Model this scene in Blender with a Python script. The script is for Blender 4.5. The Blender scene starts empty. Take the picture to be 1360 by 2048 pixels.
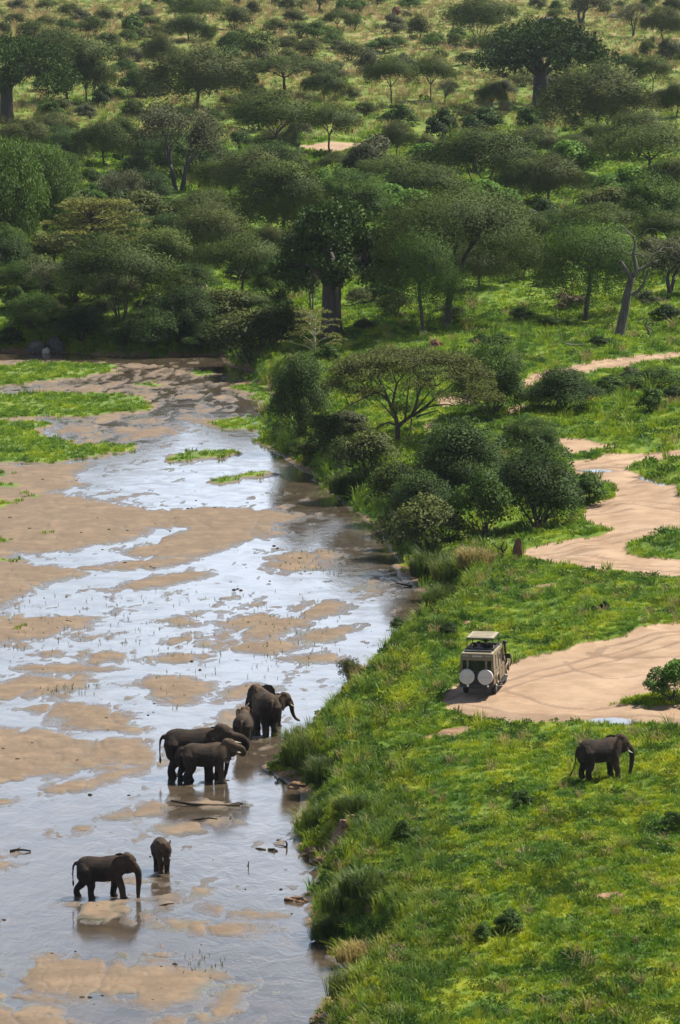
import bpy, bmesh, math, random
import numpy as np
from mathutils import Vector, Matrix, Euler

SC = bpy.context.scene
COL = SC.collection
R = math.radians
HAZE = True

# ------------------------------------------------------------------ camera
CAM_H = 42.0
FPX = 9500.0                      # focal length in photo pixels (1360 x 2048)
PITCH = math.atan((1024 + 260) / FPX)
cam_d = bpy.data.cameras.new('camera')
cam = bpy.data.objects.new('camera', cam_d)
COL.objects.link(cam)
cam_d.sensor_fit = 'VERTICAL'
cam_d.sensor_height = 36.0
cam_d.sensor_width = 36.0
cam_d.lens = FPX / 2048 * 36.0
cam_d.clip_start = 1.0
cam_d.clip_end = 30000
cam.location = (0, 0, CAM_H)
cam.rotation_euler = (math.pi / 2 - PITCH, 0, 0)
SC.camera = cam

# ------------------------------------------------------------------ sky and sun
SUN_EL = R(57)
SUN_DIR = Vector((0.85, 0.52, 0)).normalized()          # horizontal direction towards the sun
SUN_AZ = math.atan2(SUN_DIR.x, SUN_DIR.y)                # clockwise from +Y
w = bpy.data.worlds.new('World')
SC.world = w
w.use_nodes = True
nt = w.node_tree
nt.nodes.clear()
out = nt.nodes.new('ShaderNodeOutputWorld')
bg = nt.nodes.new('ShaderNodeBackground')
sky = nt.nodes.new('ShaderNodeTexSky')
sky.sky_type = 'NISHITA'
sky.sun_disc = False
sky.sun_elevation = SUN_EL
sky.sun_rotation = SUN_AZ
sky.altitude = 1000
sky.air_density = 1.0
sky.dust_density = 1.5
sky.ozone_density = 1.0
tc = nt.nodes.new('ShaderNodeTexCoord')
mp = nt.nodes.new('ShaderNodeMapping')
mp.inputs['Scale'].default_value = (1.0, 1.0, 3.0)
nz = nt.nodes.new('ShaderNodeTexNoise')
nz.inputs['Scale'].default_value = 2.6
mp.inputs['Location'].default_value = (11 * 1.37, 11 * .71, 0)    # offset picked so unseen clouds brighten the water and leave weak fill behind
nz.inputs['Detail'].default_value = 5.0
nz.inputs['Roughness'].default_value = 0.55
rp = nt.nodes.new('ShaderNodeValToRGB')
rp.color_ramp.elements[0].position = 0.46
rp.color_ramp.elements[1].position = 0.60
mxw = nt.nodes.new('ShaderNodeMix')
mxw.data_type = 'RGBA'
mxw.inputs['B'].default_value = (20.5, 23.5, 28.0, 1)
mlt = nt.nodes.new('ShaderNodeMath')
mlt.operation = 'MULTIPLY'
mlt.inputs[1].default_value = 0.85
L = nt.links.new
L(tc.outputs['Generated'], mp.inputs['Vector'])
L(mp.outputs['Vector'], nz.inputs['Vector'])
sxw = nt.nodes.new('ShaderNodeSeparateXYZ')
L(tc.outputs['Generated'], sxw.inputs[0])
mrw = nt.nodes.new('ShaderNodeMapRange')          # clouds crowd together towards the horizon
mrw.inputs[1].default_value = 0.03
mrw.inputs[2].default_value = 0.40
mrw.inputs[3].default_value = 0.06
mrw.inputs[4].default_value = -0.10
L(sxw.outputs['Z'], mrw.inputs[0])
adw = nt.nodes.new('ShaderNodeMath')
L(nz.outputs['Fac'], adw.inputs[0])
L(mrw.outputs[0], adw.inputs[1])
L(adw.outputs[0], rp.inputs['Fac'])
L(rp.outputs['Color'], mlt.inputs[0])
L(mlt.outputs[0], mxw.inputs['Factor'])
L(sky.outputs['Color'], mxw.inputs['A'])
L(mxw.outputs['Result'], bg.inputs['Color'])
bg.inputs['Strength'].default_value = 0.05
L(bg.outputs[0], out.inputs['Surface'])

sd = bpy.data.lights.new('sun', 'SUN')
sd.energy = 5.0
sd.angle = R(0.53)
sd.color = (1.0, 0.94, 0.82)
sun = bpy.data.objects.new('sun', sd)
COL.objects.link(sun)
sv = Vector((SUN_DIR.x * math.cos(SUN_EL), SUN_DIR.y * math.cos(SUN_EL), math.sin(SUN_EL)))
sun.rotation_euler = sv.to_track_quat('Z', 'Y').to_euler()
sun.location = (40, 250, 120)

SC.view_settings.view_transform = 'Standard'
SC.view_settings.look = 'None'
SC.view_settings.exposure = 0.95
SC.view_settings.gamma = 1.0
SC.view_settings.use_curve_mapping = False
SC.render.engine = 'CYCLES'
SC.cycles.max_bounces = 6
SC.cycles.diffuse_bounces = 2
SC.cycles.glossy_bounces = 2
SC.cycles.transmission_bounces = 3
SC.cycles.volume_bounces = 0
SC.cycles.use_denoising = True

# ------------------------------------------------------------------ noise
def _hash(ix, iy, seed):
    h = (ix.astype(np.int64) * 374761393 + iy.astype(np.int64) * 668265263 + seed * 974711 + 12345) & 0xFFFFFFFF
    h = ((h ^ (h >> 13)) * 1274126177) & 0xFFFFFFFF
    h = h ^ (h >> 16)
    return (h & 0xFFFFFF) / float(0xFFFFFF)

def vnoise(x, y, seed=0):
    x = np.asarray(x, float); y = np.asarray(y, float)
    ix = np.floor(x); iy = np.floor(y)
    fx = x - ix; fy = y - iy
    fx = fx * fx * (3 - 2 * fx); fy = fy * fy * (3 - 2 * fy)
    a = _hash(ix, iy, seed); b = _hash(ix + 1, iy, seed)
    c = _hash(ix, iy + 1, seed); d = _hash(ix + 1, iy + 1, seed)
    return (a * (1 - fx) + b * fx) * (1 - fy) + (c * (1 - fx) + d * fx) * fy

def fbm(x, y, seed=0, oct=4):
    s = 0.0; amp = 0.5; tot = 0.0
    for o in range(oct):
        s = s + amp * vnoise(x * 2 ** o + o * 17.3, y * 2 ** o + o * 9.1, seed + o)
        tot += amp
        amp *= 0.5
    return s / tot - 0.5               # about -0.5 .. 0.5

def ss(t):
    t = np.clip(t, 0, 1)
    return t * t * (3 - 2 * t)

# ------------------------------------------------------------------ photo pixel -> ray
cp, sp = math.cos(PITCH), math.sin(PITCH)
def ray(px, py):
    px = np.asarray(px, float); py = np.asarray(py, float)
    a = (px - 680) / FPX; b = -(py - 1024) / FPX
    dx = a
    dy = cp + b * sp
    dz = -sp + b * cp
    return dx, dy, dz

def flat(px, py, z=0.0):
    dx, dy, dz = ray(px, py)
    t = (z - CAM_H) / dz
    return dx * t, dy * t

def poly_world(pts, z=0.0):
    o = []
    for p in pts:
        zz = p[2] if len(p) > 2 else z
        x, y = flat(p[0], p[1], zz)
        o.append((float(x), float(y)))
    return np.array(o)

def sdist(X, Y, poly, closed=True):
    """signed distance to a polygon, negative inside"""
    X = np.asarray(X, float); Y = np.asarray(Y, float)
    best = np.full(X.shape, 1e18)
    inside = np.zeros(X.shape, bool)
    n = len(poly)
    for i in range(n if closed else n - 1):
        ax, ay = poly[i]; bx, by = poly[(i + 1) % n]
        ex, ey = bx - ax, by - ay
        wx, wy = X - ax, Y - ay
        t = np.clip((wx * ex + wy * ey) / (ex * ex + ey * ey + 1e-12), 0, 1)
        dx, dy = wx - t * ex, wy - t * ey
        best = np.minimum(best, dx * dx + dy * dy)
        if closed and by != ay:
            cond = ((ay > Y) != (by > Y)) & (X < ex * (Y - ay) / (by - ay) + ax)
            inside ^= cond
    d = np.sqrt(best)
    return np.where(inside, -d, d) if closed else d

# river outline (right bank from the bottom up, then the far bank, then round the left out of view)
BANK = [(560, 2700), (600, 2250), (630, 2048), (668, 1985), (692, 1940), (640, 1880), (622, 1850), (640, 1800), (618, 1790), (658, 1745),
        (640, 1725), (598, 1700), (608, 1660), (596, 1630), (606, 1598), (572, 1565), (548, 1535),
        (578, 1498, .5), (615, 1440, .8), (668, 1380, .9), (705, 1335, .9), (762, 1288, .9), (815, 1255, .9), (862, 1232, .6),
        (852, 1195), (800, 1130), (770, 1085), (742, 1050), (690, 1010), (668, 985), (630, 955), (592, 930), (550, 900), (512, 884),
        (545, 862), (520, 835), (556, 800), (548, 772), (470, 768), (545, 752), (470, 735), (430, 712), (330, 712), (210, 712), (120, 704), (0, 704), (-250, 706), (-700, 720),
        (-1100, 800), (-1300, 1100), (-1200, 1500), (-1100, 2048), (-1000, 2700)]
RIVER = poly_world(BANK)

# sand bars in the river
BARS = [
 [(-400,1300),(-60,1225),(0,1218),(50,1190),(100,1165),(180,1150),(160,1137),(50,1127),(22,1112),(60,1108),(140,1104),(270,1080),(300,1056),(350,1056),(352,1063),(245,1106),(300,1118),(420,1108),(480,1086),(580,1068),(548,1050),(618,1031),(560,1020),(440,1015),(300,1020),(210,1002),(100,985),(180,970),(150,950),(182,924),(60,930),(-50,925),(-400,940)],
 [(60,1132),(160,1136),(260,1122),(380,1112),(390,1120),(300,1140),(220,1143),(120,1140)],
 [(-300,1235),(0,1235),(60,1228),(195,1235),(170,1255),(80,1276),(0,1284),(-300,1300)],
 [(135,1312),(150,1303),(200,1301),(256,1310),(240,1320),(185,1323)],
 [(28,1337),(60,1329),(150,1331),(248,1340),(150,1346),(80,1346)],
 [(-200,1375),(0,1365),(50,1353),(190,1360),(160,1376),(60,1395),(0,1404),(-200,1420)],
 [(45,1418),(95,1404),(180,1406),(245,1425),(302,1452),(270,1466),(200,1462),(125,1452),(112,1438)],
 [(-300,1450),(0,1455),(60,1457),(170,1475),(300,1481),(328,1500),(322,1520),(240,1540),(150,1552),(60,1562),(0,1572),(-300,1600)],
 [(-200,1640),(0,1600),(140,1562),(330,1515),(335,1532),(230,1560),(160,1584),(60,1592),(0,1612)],
 [(443,1248),(465,1230),(530,1227),(632,1240),(590,1262),(540,1277),(498,1278),(496,1264)],
 [(432,1297),(470,1285),(545,1280),(628,1292),(560,1305),(520,1310)],
 [(578,1278),(640,1255),(720,1248),(735,1262),(660,1285),(600,1287)],
 [(588,1222),(612,1204),(660,1198),(705,1212),(680,1228),(620,1235)],
 [(298,1322),(330,1308),(410,1303),(442,1312),(400,1326),(340,1325)],
 [(255,1370),(310,1350),(370,1352),(415,1362),(428,1385),(395,1400),(360,1412),(320,1396),(285,1384)],
 [(435,1400),(455,1378),(500,1366),(560,1380),(500,1392),(445,1406)],
 [(310,1288),(390,1265),(398,1280),(350,1298)],
 [(310,1242),(360,1234),(405,1245),(390,1252),(340,1248)],
 [(560,1318),(640,1304),(700,1310),(690,1322),(600,1330)],
 [(250,1286),(290,1272),(330,1276),(270,1290)],
 [(370,1462),(450,1448),(520,1456),(440,1468)],
 [(500,1128),(560,1108),(640,1098),(690,1108),(650,1140),(560,1145)],
 [(430,1150),(330,1172),(270,1182),(230,1175),(300,1152),(420,1140)],
 [(260,1618),(310,1602),(342,1612),(300,1635),(240,1640),(200,1638)],
 [(96,1663),(150,1652),(205,1655),(160,1668),(110,1676)],
 [(330,1600),(380,1596),(470,1600),(485,1610),(420,1618),(350,1612)],
 [(300,1660),(370,1640),(440,1632),(478,1645),(400,1665),(330,1672)],
 [(110,1812),(136,1800),(150,1796),(278,1796),(294,1830),(282,1850),(190,1844),(140,1832)],
 [(388,1820),(410,1810),(470,1814),(556,1832),(520,1838),(440,1832)],
 [(303,1853),(345,1840),(420,1845),(505,1850),(513,1862),(486,1879),(400,1869),(330,1862)],
 [(8,1952),(40,1918),(100,1906),(200,1922),(300,1934),(420,1940),(443,1952),(392,2000),(310,2020),(262,1988),(200,1992),(150,2002),(60,1982)],
 [(440,1968),(482,1970),(500,2000),(470,2030),(380,2052),(240,2075),(320,2036),(400,2022)],
 [(-200,2010),(0,2012),(100,2016),(175,2052),(60,2100),(-200,2100)],
 [(-100,1985),(0,1984),(100,1992),(140,2006),(0,2002),(-100,2004)],
 [(300,1795),(345,1780),(372,1800),(330,1822)],
 [(200,1765),(270,1755),(300,1765),(230,1775)],
 [(340,1770),(420,1762),(470,1778),(400,1788)],
 [(-30,1730),(0,1726),(34,1730),(15,1737),(-30,1738)],
 [(80,1824),(112,1812),(112,1830),(95,1836)],
 [(240,1908),(320,1902),(380,1915),(300,1924)],
]
BARS_W = [poly_world(b) for b in BARS]
# green islands on the river bed
ISLES = [
 [(-300,725),(0,732),(60,724),(110,728),(240,730),(252,746),(190,756),(120,762),(60,772),(0,776),(-300,780)],
 [(-300,785),(0,790),(150,786),(268,786),(300,805),(330,818),(280,828),(200,836),(0,840),(-300,845)],
 [(-300,848),(0,846),(112,846),(92,868),(150,890),(298,888),(294,903),(190,918),(120,926),(0,930),(-300,940)],
 [(-200,946),(0,944),(50,950),(30,958),(-200,960)],
 [(-200,966),(0,966),(72,971),(30,980),(-200,985)],
 [(-200,1000),(0,1006),(60,985),(122,995),(40,1012),(0,1022),(-200,1030)],
 [(-100,1055),(0,1050),(36,1052),(0,1060),(-100,1070)],
 [(-100,1078),(0,1082),(62,1080),(20,1088),(-100,1092)],
 [(80,1064),(98,1060),(114,1066),(98,1071)],
 [(-100,1116),(0,1116),(45,1122),(10,1128),(-100,1130)],
 [(22,1258),(45,1252),(66,1258),(45,1266)],[(52,1275),(70,1272),(84,1276),(66,1280)],
 [(250,770),(310,766),(352,774),(300,781)], [(355,748),(400,740),(440,750),(390,756)],[(220,690),(300,702),(320,712),(230,712)],
 [(330,912),(400,900),(470,902),(478,912),(420,924),(340,925)],
 [(405,966),(470,945),(540,940),(556,948),(500,962),(440,976)],
 [(440,776),(550,766),(572,800),(566,850),(524,882),(500,864),(420,859),(385,848),(440,838),(512,832),(522,812),(480,792)],
 [(556,1778),(572,1765),(605,1762),(622,1776),(600,1792),(565,1792)],
]
ISLES_W = [poly_world(b) for b in ISLES]
DRY_FAR = poly_world([(-400,716),(0,716),(300,722),(450,740),(540,760),(540,830),(460,860),(330,880),(220,905),(0,935),(-400,940)])

def river_d(X, Y):
    d = sdist(X, Y, RIVER)
    return d + (1.5 * fbm(X * .33, Y * .13, 91, 4) + .5 * fbm(X * 1.6, Y * .8, 92, 3)) * ss(1 - np.abs(d) / 6)

def land_z(X, Y, d):
    n1 = fbm(X * .13, Y * .06, 3, 3)
    wdt = 2.3 + 2.4 * n1
    hb = 2.1 + 1.3 * n1
    far = ss((Y - 320) / 40)
    z = 0.05 + hb * ss(d / np.maximum(wdt, 1.2)) + 0.7 * ss((d - 3) / 16) + far * 1.2 * ss(d / 14)
    z = z + 0.30 * fbm(X * .35, Y * .22, 11, 3) * ss(d / 2) + 0.14 * fbm(X * 1.3, Y * .9, 12, 3) * ss(d / 1.2)
    t = np.maximum(0, Y - 560)
    rise = np.where(t < 80, t * t / 160 * .0235, (t - 40) * .0235)
    rise = np.where(Y > 1500, (1500 - 600) * .0235 + (Y - 1500) * .004, rise)
    z = z + rise + ss((Y - 420) / 200) * 3.0 * fbm(X * .02, Y * .012, 21, 3)
    return z

def bed_z(X, Y, d):
    """height of the river bed above the water surface"""
    n = fbm(X * .55, Y * .30, 31, 4)
    n2 = fbm(X * 2.2, Y * 1.3, 32, 3)
    n3 = fbm(X * .22, Y * .05, 33, 3)
    base = -0.031 + .013 * ss((Y - 212) / 25) * (1 - ss((Y - 300) / 30)) + 0.12 * n + 0.085 * n2 + .05 * n3 + .03 * fbm(X * 4, Y * 1.6, 34, 2)
    al = X * .33 + Y * .944; ac = X * .944 - Y * .33          # streaks drawn out along the flow
    base = base + .085 * fbm(ac * 1.25 + .8 * n, al * .11, 49, 4) * ss((Y - 150) / 40)
    lvl = np.full(X.shape, -9.0)
    for p in BARS_W:
        lo = p.min(0) - 2; hi = p.max(0) + 2
        m = (X > lo[0]) & (X < hi[0]) & (Y > lo[1]) & (Y < hi[1])
        if m.any():
            lvl[m] = np.maximum(lvl[m], -sdist(X[m], Y[m], p))
    isl = np.full(X.shape, -9.0)
    for p in ISLES_W:
        lo = p.min(0) - 2; hi = p.max(0) + 2
        m = (X > lo[0]) & (X < hi[0]) & (Y > lo[1]) & (Y < hi[1])
        if m.any():
            isl[m] = np.maximum(isl[m], -sdist(X[m], Y[m], p))
    wob = .95 * fbm(X * 1.1, Y * .5, 35, 5)
    lv = lvl + wob
    nf = fbm(X * 4.5, Y * 2.2, 37, 3)
    bar = -.018 + .050 * ss((lv + 1.1) / 1.5) + .05 * ss((lv - .1) / 1.3) + .030 * ss(lv / 4) + .036 * n2 + .018 * nf + .03 * n
    z = np.where(lv > -1.3, np.maximum(base, bar), base)
    iv = isl + 2.6 * fbm(X * .7, Y * .28, 36, 4) - .15
    z = np.where(iv > 0, np.maximum(z, 0.012 + .05 * ss(iv / .8)), z)
    dry = -sdist(X, Y, DRY_FAR)
    z = z + (0.062 + .10 * fbm(X * .45, Y * .10, 48, 4)) * ss(dry / 3)
    rid = np.abs(fbm(X * .30 + .6 * n, Y * .085 + .5 * n, 38, 4))
    carve = (1 - ss(rid / .05)) * (1 - ss(iv / .5)) * .06
    rid2 = np.abs(fbm(X * .9 + n, Y * .30, 39, 3))
    carve = np.maximum(carve, (1 - ss(rid2 / .03)) * .04 * (1 - ss(iv / .5)))
    z = z - carve
    # shelving towards the bank
    z = np.where(d > -0.8, z * ss(-d / .8) + .05 * (1 - ss(-d / .8)) - .04 * ss(-d / .4), z)
    return z, iv

def terrain(X, Y):
    X = np.asarray(X, float); Y = np.asarray(Y, float)
    d = river_d(X, Y)
    zl = land_z(X, Y, np.maximum(d, 0))
    return np.where(d > 0, zl, 0.0)

def place(px, py):
    """points of the terrain seen at these photo pixels (ray march)"""
    px = np.atleast_1d(np.asarray(px, float)); py = np.atleast_1d(np.asarray(py, float))
    dx, dy, dz = ray(px, py)
    ts = np.concatenate([np.arange(110, 420, 1.0), np.arange(420, 1500, 3.0)])
    X = dx[:, None] * ts; Y = dy[:, None] * ts; Z = CAM_H + dz[:, None] * ts
    below = Z < terrain(X, Y)
    first = np.argmax(below, axis=1)
    first[~below.any(1)] = len(ts) - 1
    hi = ts[first]; lo = ts[np.maximum(first - 1, 0)]
    for _ in range(10):
        mid = (lo + hi) / 2
        b = (CAM_H + dz * mid) < terrain(dx * mid, dy * mid)
        hi = np.where(b, mid, hi); lo = np.where(b, lo, mid)
    return dx * hi, dy * hi, CAM_H + dz * hi

def P(px, py):
    x, y, z = place(px, py)
    return Vector((float(x[0]), float(y[0]), float(z[0])))

def PXM(v):
    """photo pixels per metre at a point"""
    depth = v.y * cp + (CAM_H - v.z) * sp
    return FPX / depth

def land_poly(pts):
    a = np.array(pts, float)
    x, y, z = place(a[:, 0], a[:, 1])
    return np.stack([x, y], 1)

ROADS = [
 [(885,1400),(890,1385),(906,1368),(930,1348),(980,1332),(1020,1320),(1130,1295),(1250,1263),(1360,1240),(1480,1215),(1480,1455),(1360,1449),(1240,1446),(1130,1443),(1020,1440),(940,1430),(892,1414)],
 [(1043,1104),(1050,1096),(1072,1090),(1110,1081),(1205,1067),(1220,1058),(1160,1038),(1150,1022),(1175,1008),(1235,992),(1222,968),(1150,944),(1138,922),(1250,906),(1360,897),(1480,888),(1480,906),(1360,912),(1290,921),(1258,936),(1275,946),(1345,962),(1362,988),(1480,1002),(1480,1052),(1360,1057),(1290,1070),(1254,1085),(1242,1098),(1272,1110),(1360,1116),(1480,1118),(1480,1170),(1360,1156),(1250,1146),(1130,1131),(1085,1121),(1058,1114)],
 [(1100,876),(1160,874),(1232,888),(1200,903),(1128,905)],
 [(1000,852),(1040,848),(1095,852),(1080,862),(1010,864)],
 [(1050,752),(1090,738),(1180,720),(1360,701),(1480,692),(1480,705),(1360,714),(1200,740),(1140,750),(1085,762),(1045,779),(1020,779),(1036,766)],
 [(1000,820),(1050,806),(1060,812),(1040,822),(1010,828)],
 [(868,800),(900,788),(946,792),(950,802),(915,812),(872,812)],
 [(842,850),(860,843),(878,850),(862,858)],
 [(560,291),(620,288),(732,284),(722,292),(684,303),(640,304),(602,297)],
]
PATCH = [[(1235,1402),(1300,1386),(1360,1380),(1480,1382),(1480,1408),(1360,1406),(1290,1408)],]
EARTH = [[(620,1712),(640,1690),(668,1660),(700,1625),(722,1620),(708,1648),(690,1672),(690,1700),(672,1728),(655,1740),(610,1712)],
         [(560,1545),(590,1575),(640,1580),(628,1590),(598,1600),(556,1556)],
         [(830,1476),(880,1462),(930,1452),(960,1458),(900,1474),(840,1484)],
         [(600,1800),(625,1790),(640,1806),(620,1818),(590,1806)],
         [(1010,1700),(1060,1690),(1090,1700),(1040,1712)],[(760,1900),(800,1885),(830,1896),(780,1912)],[(1180,1790),(1230,1782),(1250,1792),(1200,1800)],[(905,1246),(925,1240),(950,1244),(930,1250)],[(1060,1172),(1110,1166),(1130,1172),(1080,1180)],
         [(660,1040),(700,1025),(740,1045),(735,1060)],[(770,1290),(800,1280),(815,1290),(780,1300)]]
MUD = [  # polylines: dark ruts and mud, (points, half width m)
 ([(905,1422),(980,1428),(1080,1428),(1160,1436),(1290,1442),(1400,1440)], .8),
 ([(1180,1300),(1230,1309),(1300,1310),(1380,1306)], .25), ([(1190,1306),(1212,1286),(1280,1270),(1370,1256)], .3),
 ([(1130,1318),(1150,1335),(1210,1352),(1280,1345)], .16), ([(1010,1375),(1080,1400),(1180,1412),(1240,1404)], .2),
 ([(1100,1110),(1150,1102),(1200,1092)], .5), ([(1150,1106),(1215,1111)], .3),
 ([(1150,1030),(1190,1024),(1260,1014)], .45), ([(1290,960),(1340,958),(1360,950)], .8),([(1280,1056),(1330,1050),(1400,1048)], .5),
 ([(1190,1000),(1250,985)], .3),([(1150,935),(1240,930)],.5)]
PUDDLES = [[(1165,1438),(1195,1430),(1240,1428),(1275,1432),(1262,1441),(1215,1445)], [(1285,957),(1310,951),(1345,953),(1330,960)], [(1150,938),(1200,935),(1235,938),(1190,942)]]
PUDDLES_W = [land_poly(p) for p in PUDDLES]
PUD_Z = []
ROADS_W = [land_poly(p) for p in ROADS]
PATCH_W = [land_poly(p) for p in PATCH]
EARTH_W = [land_poly(p) for p in EARTH]
MUD_W = [(land_poly(p), hw) for p, hw in MUD]
RUTS = [[(930,1392),(1050,1352),(1180,1316),(1300,1286),(1460,1252)], [(1060,1104),(1120,1096),(1200,1080),(1280,1062),(1460,1040)], [(1070,1110),(1160,1122),(1300,1130),(1460,1140)],
        [(1180,1020),(1240,1000),(1300,1004),(1460,1030)], [(1160,935),(1230,922),(1320,905),(1460,898)], [(1070,752),(1180,729),(1360,707),(1460,700)], [(900,1408),(1000,1425),(1150,1430),(1460,1445)]]
def offset(p, o):
    t = np.gradient(p, axis=0)
    nrm = np.stack([-t[:, 1], t[:, 0]], 1) / (np.linalg.norm(t, axis=1, keepdims=True) + 1e-9)
    return p + nrm * o
for _p in RUTS:
    _w = land_poly(_p)
    _t = np.linspace(0, len(_w) - 1, 24)
    _w = np.stack([np.interp(_t, np.arange(len(_w)), _w[:, 0]), np.interp(_t, np.arange(len(_w)), _w[:, 1])], 1)
    for _o in (-.72, .72):
        MUD_W.append((offset(_w, _o), .20))

# ------------------------------------------------------------------ materials
def mat(name):
    m = bpy.data.materials.new(name)
    m.use_nodes = True
    return m, m.node_tree, m.node_tree.nodes['Principled BSDF']

def node(nt, typ, **kw):
    n = nt.nodes.new(typ)
    for k, v in kw.items():
        if k in n.inputs.keys():
            n.inputs[k].default_value = v
        else:
            setattr(n, k, v)
    return n

def noise_of(nt, scale, detail=4, rough=.55, vec=None, dist=0.0):
    n = node(nt, 'ShaderNodeTexNoise', Scale=scale, Detail=detail, Roughness=rough, Distortion=dist)
    if vec is not None:
        nt.links.new(vec, n.inputs['Vector'])
    return n.outputs['Fac']

def ramp(nt, fac, stops):
    r = nt.nodes.new('ShaderNodeValToRGB')
    els = r.color_ramp.elements
    while len(els) < len(stops):
        els.new(0.5)
    for e, (p, c) in zip(els, stops):
        e.position = p
        e.color = (*c, 1) if len(c) == 3 else c
    nt.links.new(fac, r.inputs['Fac'])
    return r.outputs['Color']

def mix(nt, fac, a, b, blend='MIX'):
    m = node(nt, 'ShaderNodeMix', data_type='RGBA', blend_type=blend)
    for k, v in (('Factor', fac), ('A', a), ('B', b)):
        if hasattr(v, 'is_linked') or hasattr(v, 'node'):
            nt.links.new(v, m.inputs[k])
        else:
            m.inputs[k].default_value = v if not isinstance(v, tuple) or len(v) == 4 else (*v, 1)
    return m.outputs['Result']

def mth(nt, op, a, b=None, clamp=False):
    m = node(nt, 'ShaderNodeMath', operation=op)
    m.use_clamp = clamp
    for i, v in enumerate((a, b)):
        if v is None:
            continue
        if hasattr(v, 'node'):
            nt.links.new(v, m.inputs[i])
        else:
            m.inputs[i].default_value = v
    return m.outputs[0]

def maprange(nt, v, a, b, c=0.0, d=1.0):
    m = node(nt, 'ShaderNodeMapRange')
    m.inputs[1].default_value = a; m.inputs[2].default_value = b
    m.inputs[3].default_value = c; m.inputs[4].default_value = d
    nt.links.new(v, m.inputs[0])
    return m.outputs[0]

def bump(nt, bsdf, h, strength=.3, dist=.05):
    b = node(nt, 'ShaderNodeBump', Strength=strength, Distance=dist)
    nt.links.new(h, b.inputs['Height'])
    nt.links.new(b.outputs[0], bsdf.inputs['Normal'])

def grass_colour(nt):
    """world-position colour of the meadow: yellow-green and deep green patches, straw on the far slope"""
    g = node(nt, 'ShaderNodeNewGeometry')
    pos = g.outputs['Position']
    sx = node(nt, 'ShaderNodeSeparateXYZ')
    nt.links.new(pos, sx.inputs[0])
    mpn = node(nt, 'ShaderNodeMapping', Scale=(1, .55, 0))
    nt.links.new(pos, mpn.inputs['Vector'])
    v = mpn.outputs['Vector']
    a = noise_of(nt, .5, 5, .66, v, .6)
    b = noise_of(nt, 1.7, 4, .6, v)
    c = noise_of(nt, .05, 3, .5, v)
    f = mth(nt, 'ADD', mth(nt, 'MULTIPLY', a, .62), mth(nt, 'ADD', mth(nt, 'MULTIPLY', b, .28), mth(nt, 'MULTIPLY', c, .1)))
    near = ramp(nt, f, [(.37, (.036, .102, .008)), (.44, (.090, .195, .007)), (.50, (.17, .27, .005)), (.56, (.33, .39, .004)), (.66, (.45, .44, .007))])
    mid = ramp(nt, f, [(.35, (.030, .090, .009)), (.43, (.090, .20, .009)), (.52, (.21, .33, .010)), (.62, (.36, .42, .012))])
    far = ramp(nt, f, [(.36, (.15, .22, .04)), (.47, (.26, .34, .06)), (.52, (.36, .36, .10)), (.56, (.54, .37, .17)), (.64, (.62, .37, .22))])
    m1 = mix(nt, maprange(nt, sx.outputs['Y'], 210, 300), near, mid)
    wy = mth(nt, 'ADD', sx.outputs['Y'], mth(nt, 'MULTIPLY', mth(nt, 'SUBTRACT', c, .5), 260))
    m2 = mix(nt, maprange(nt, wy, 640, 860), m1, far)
    return m2, pos

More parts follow.
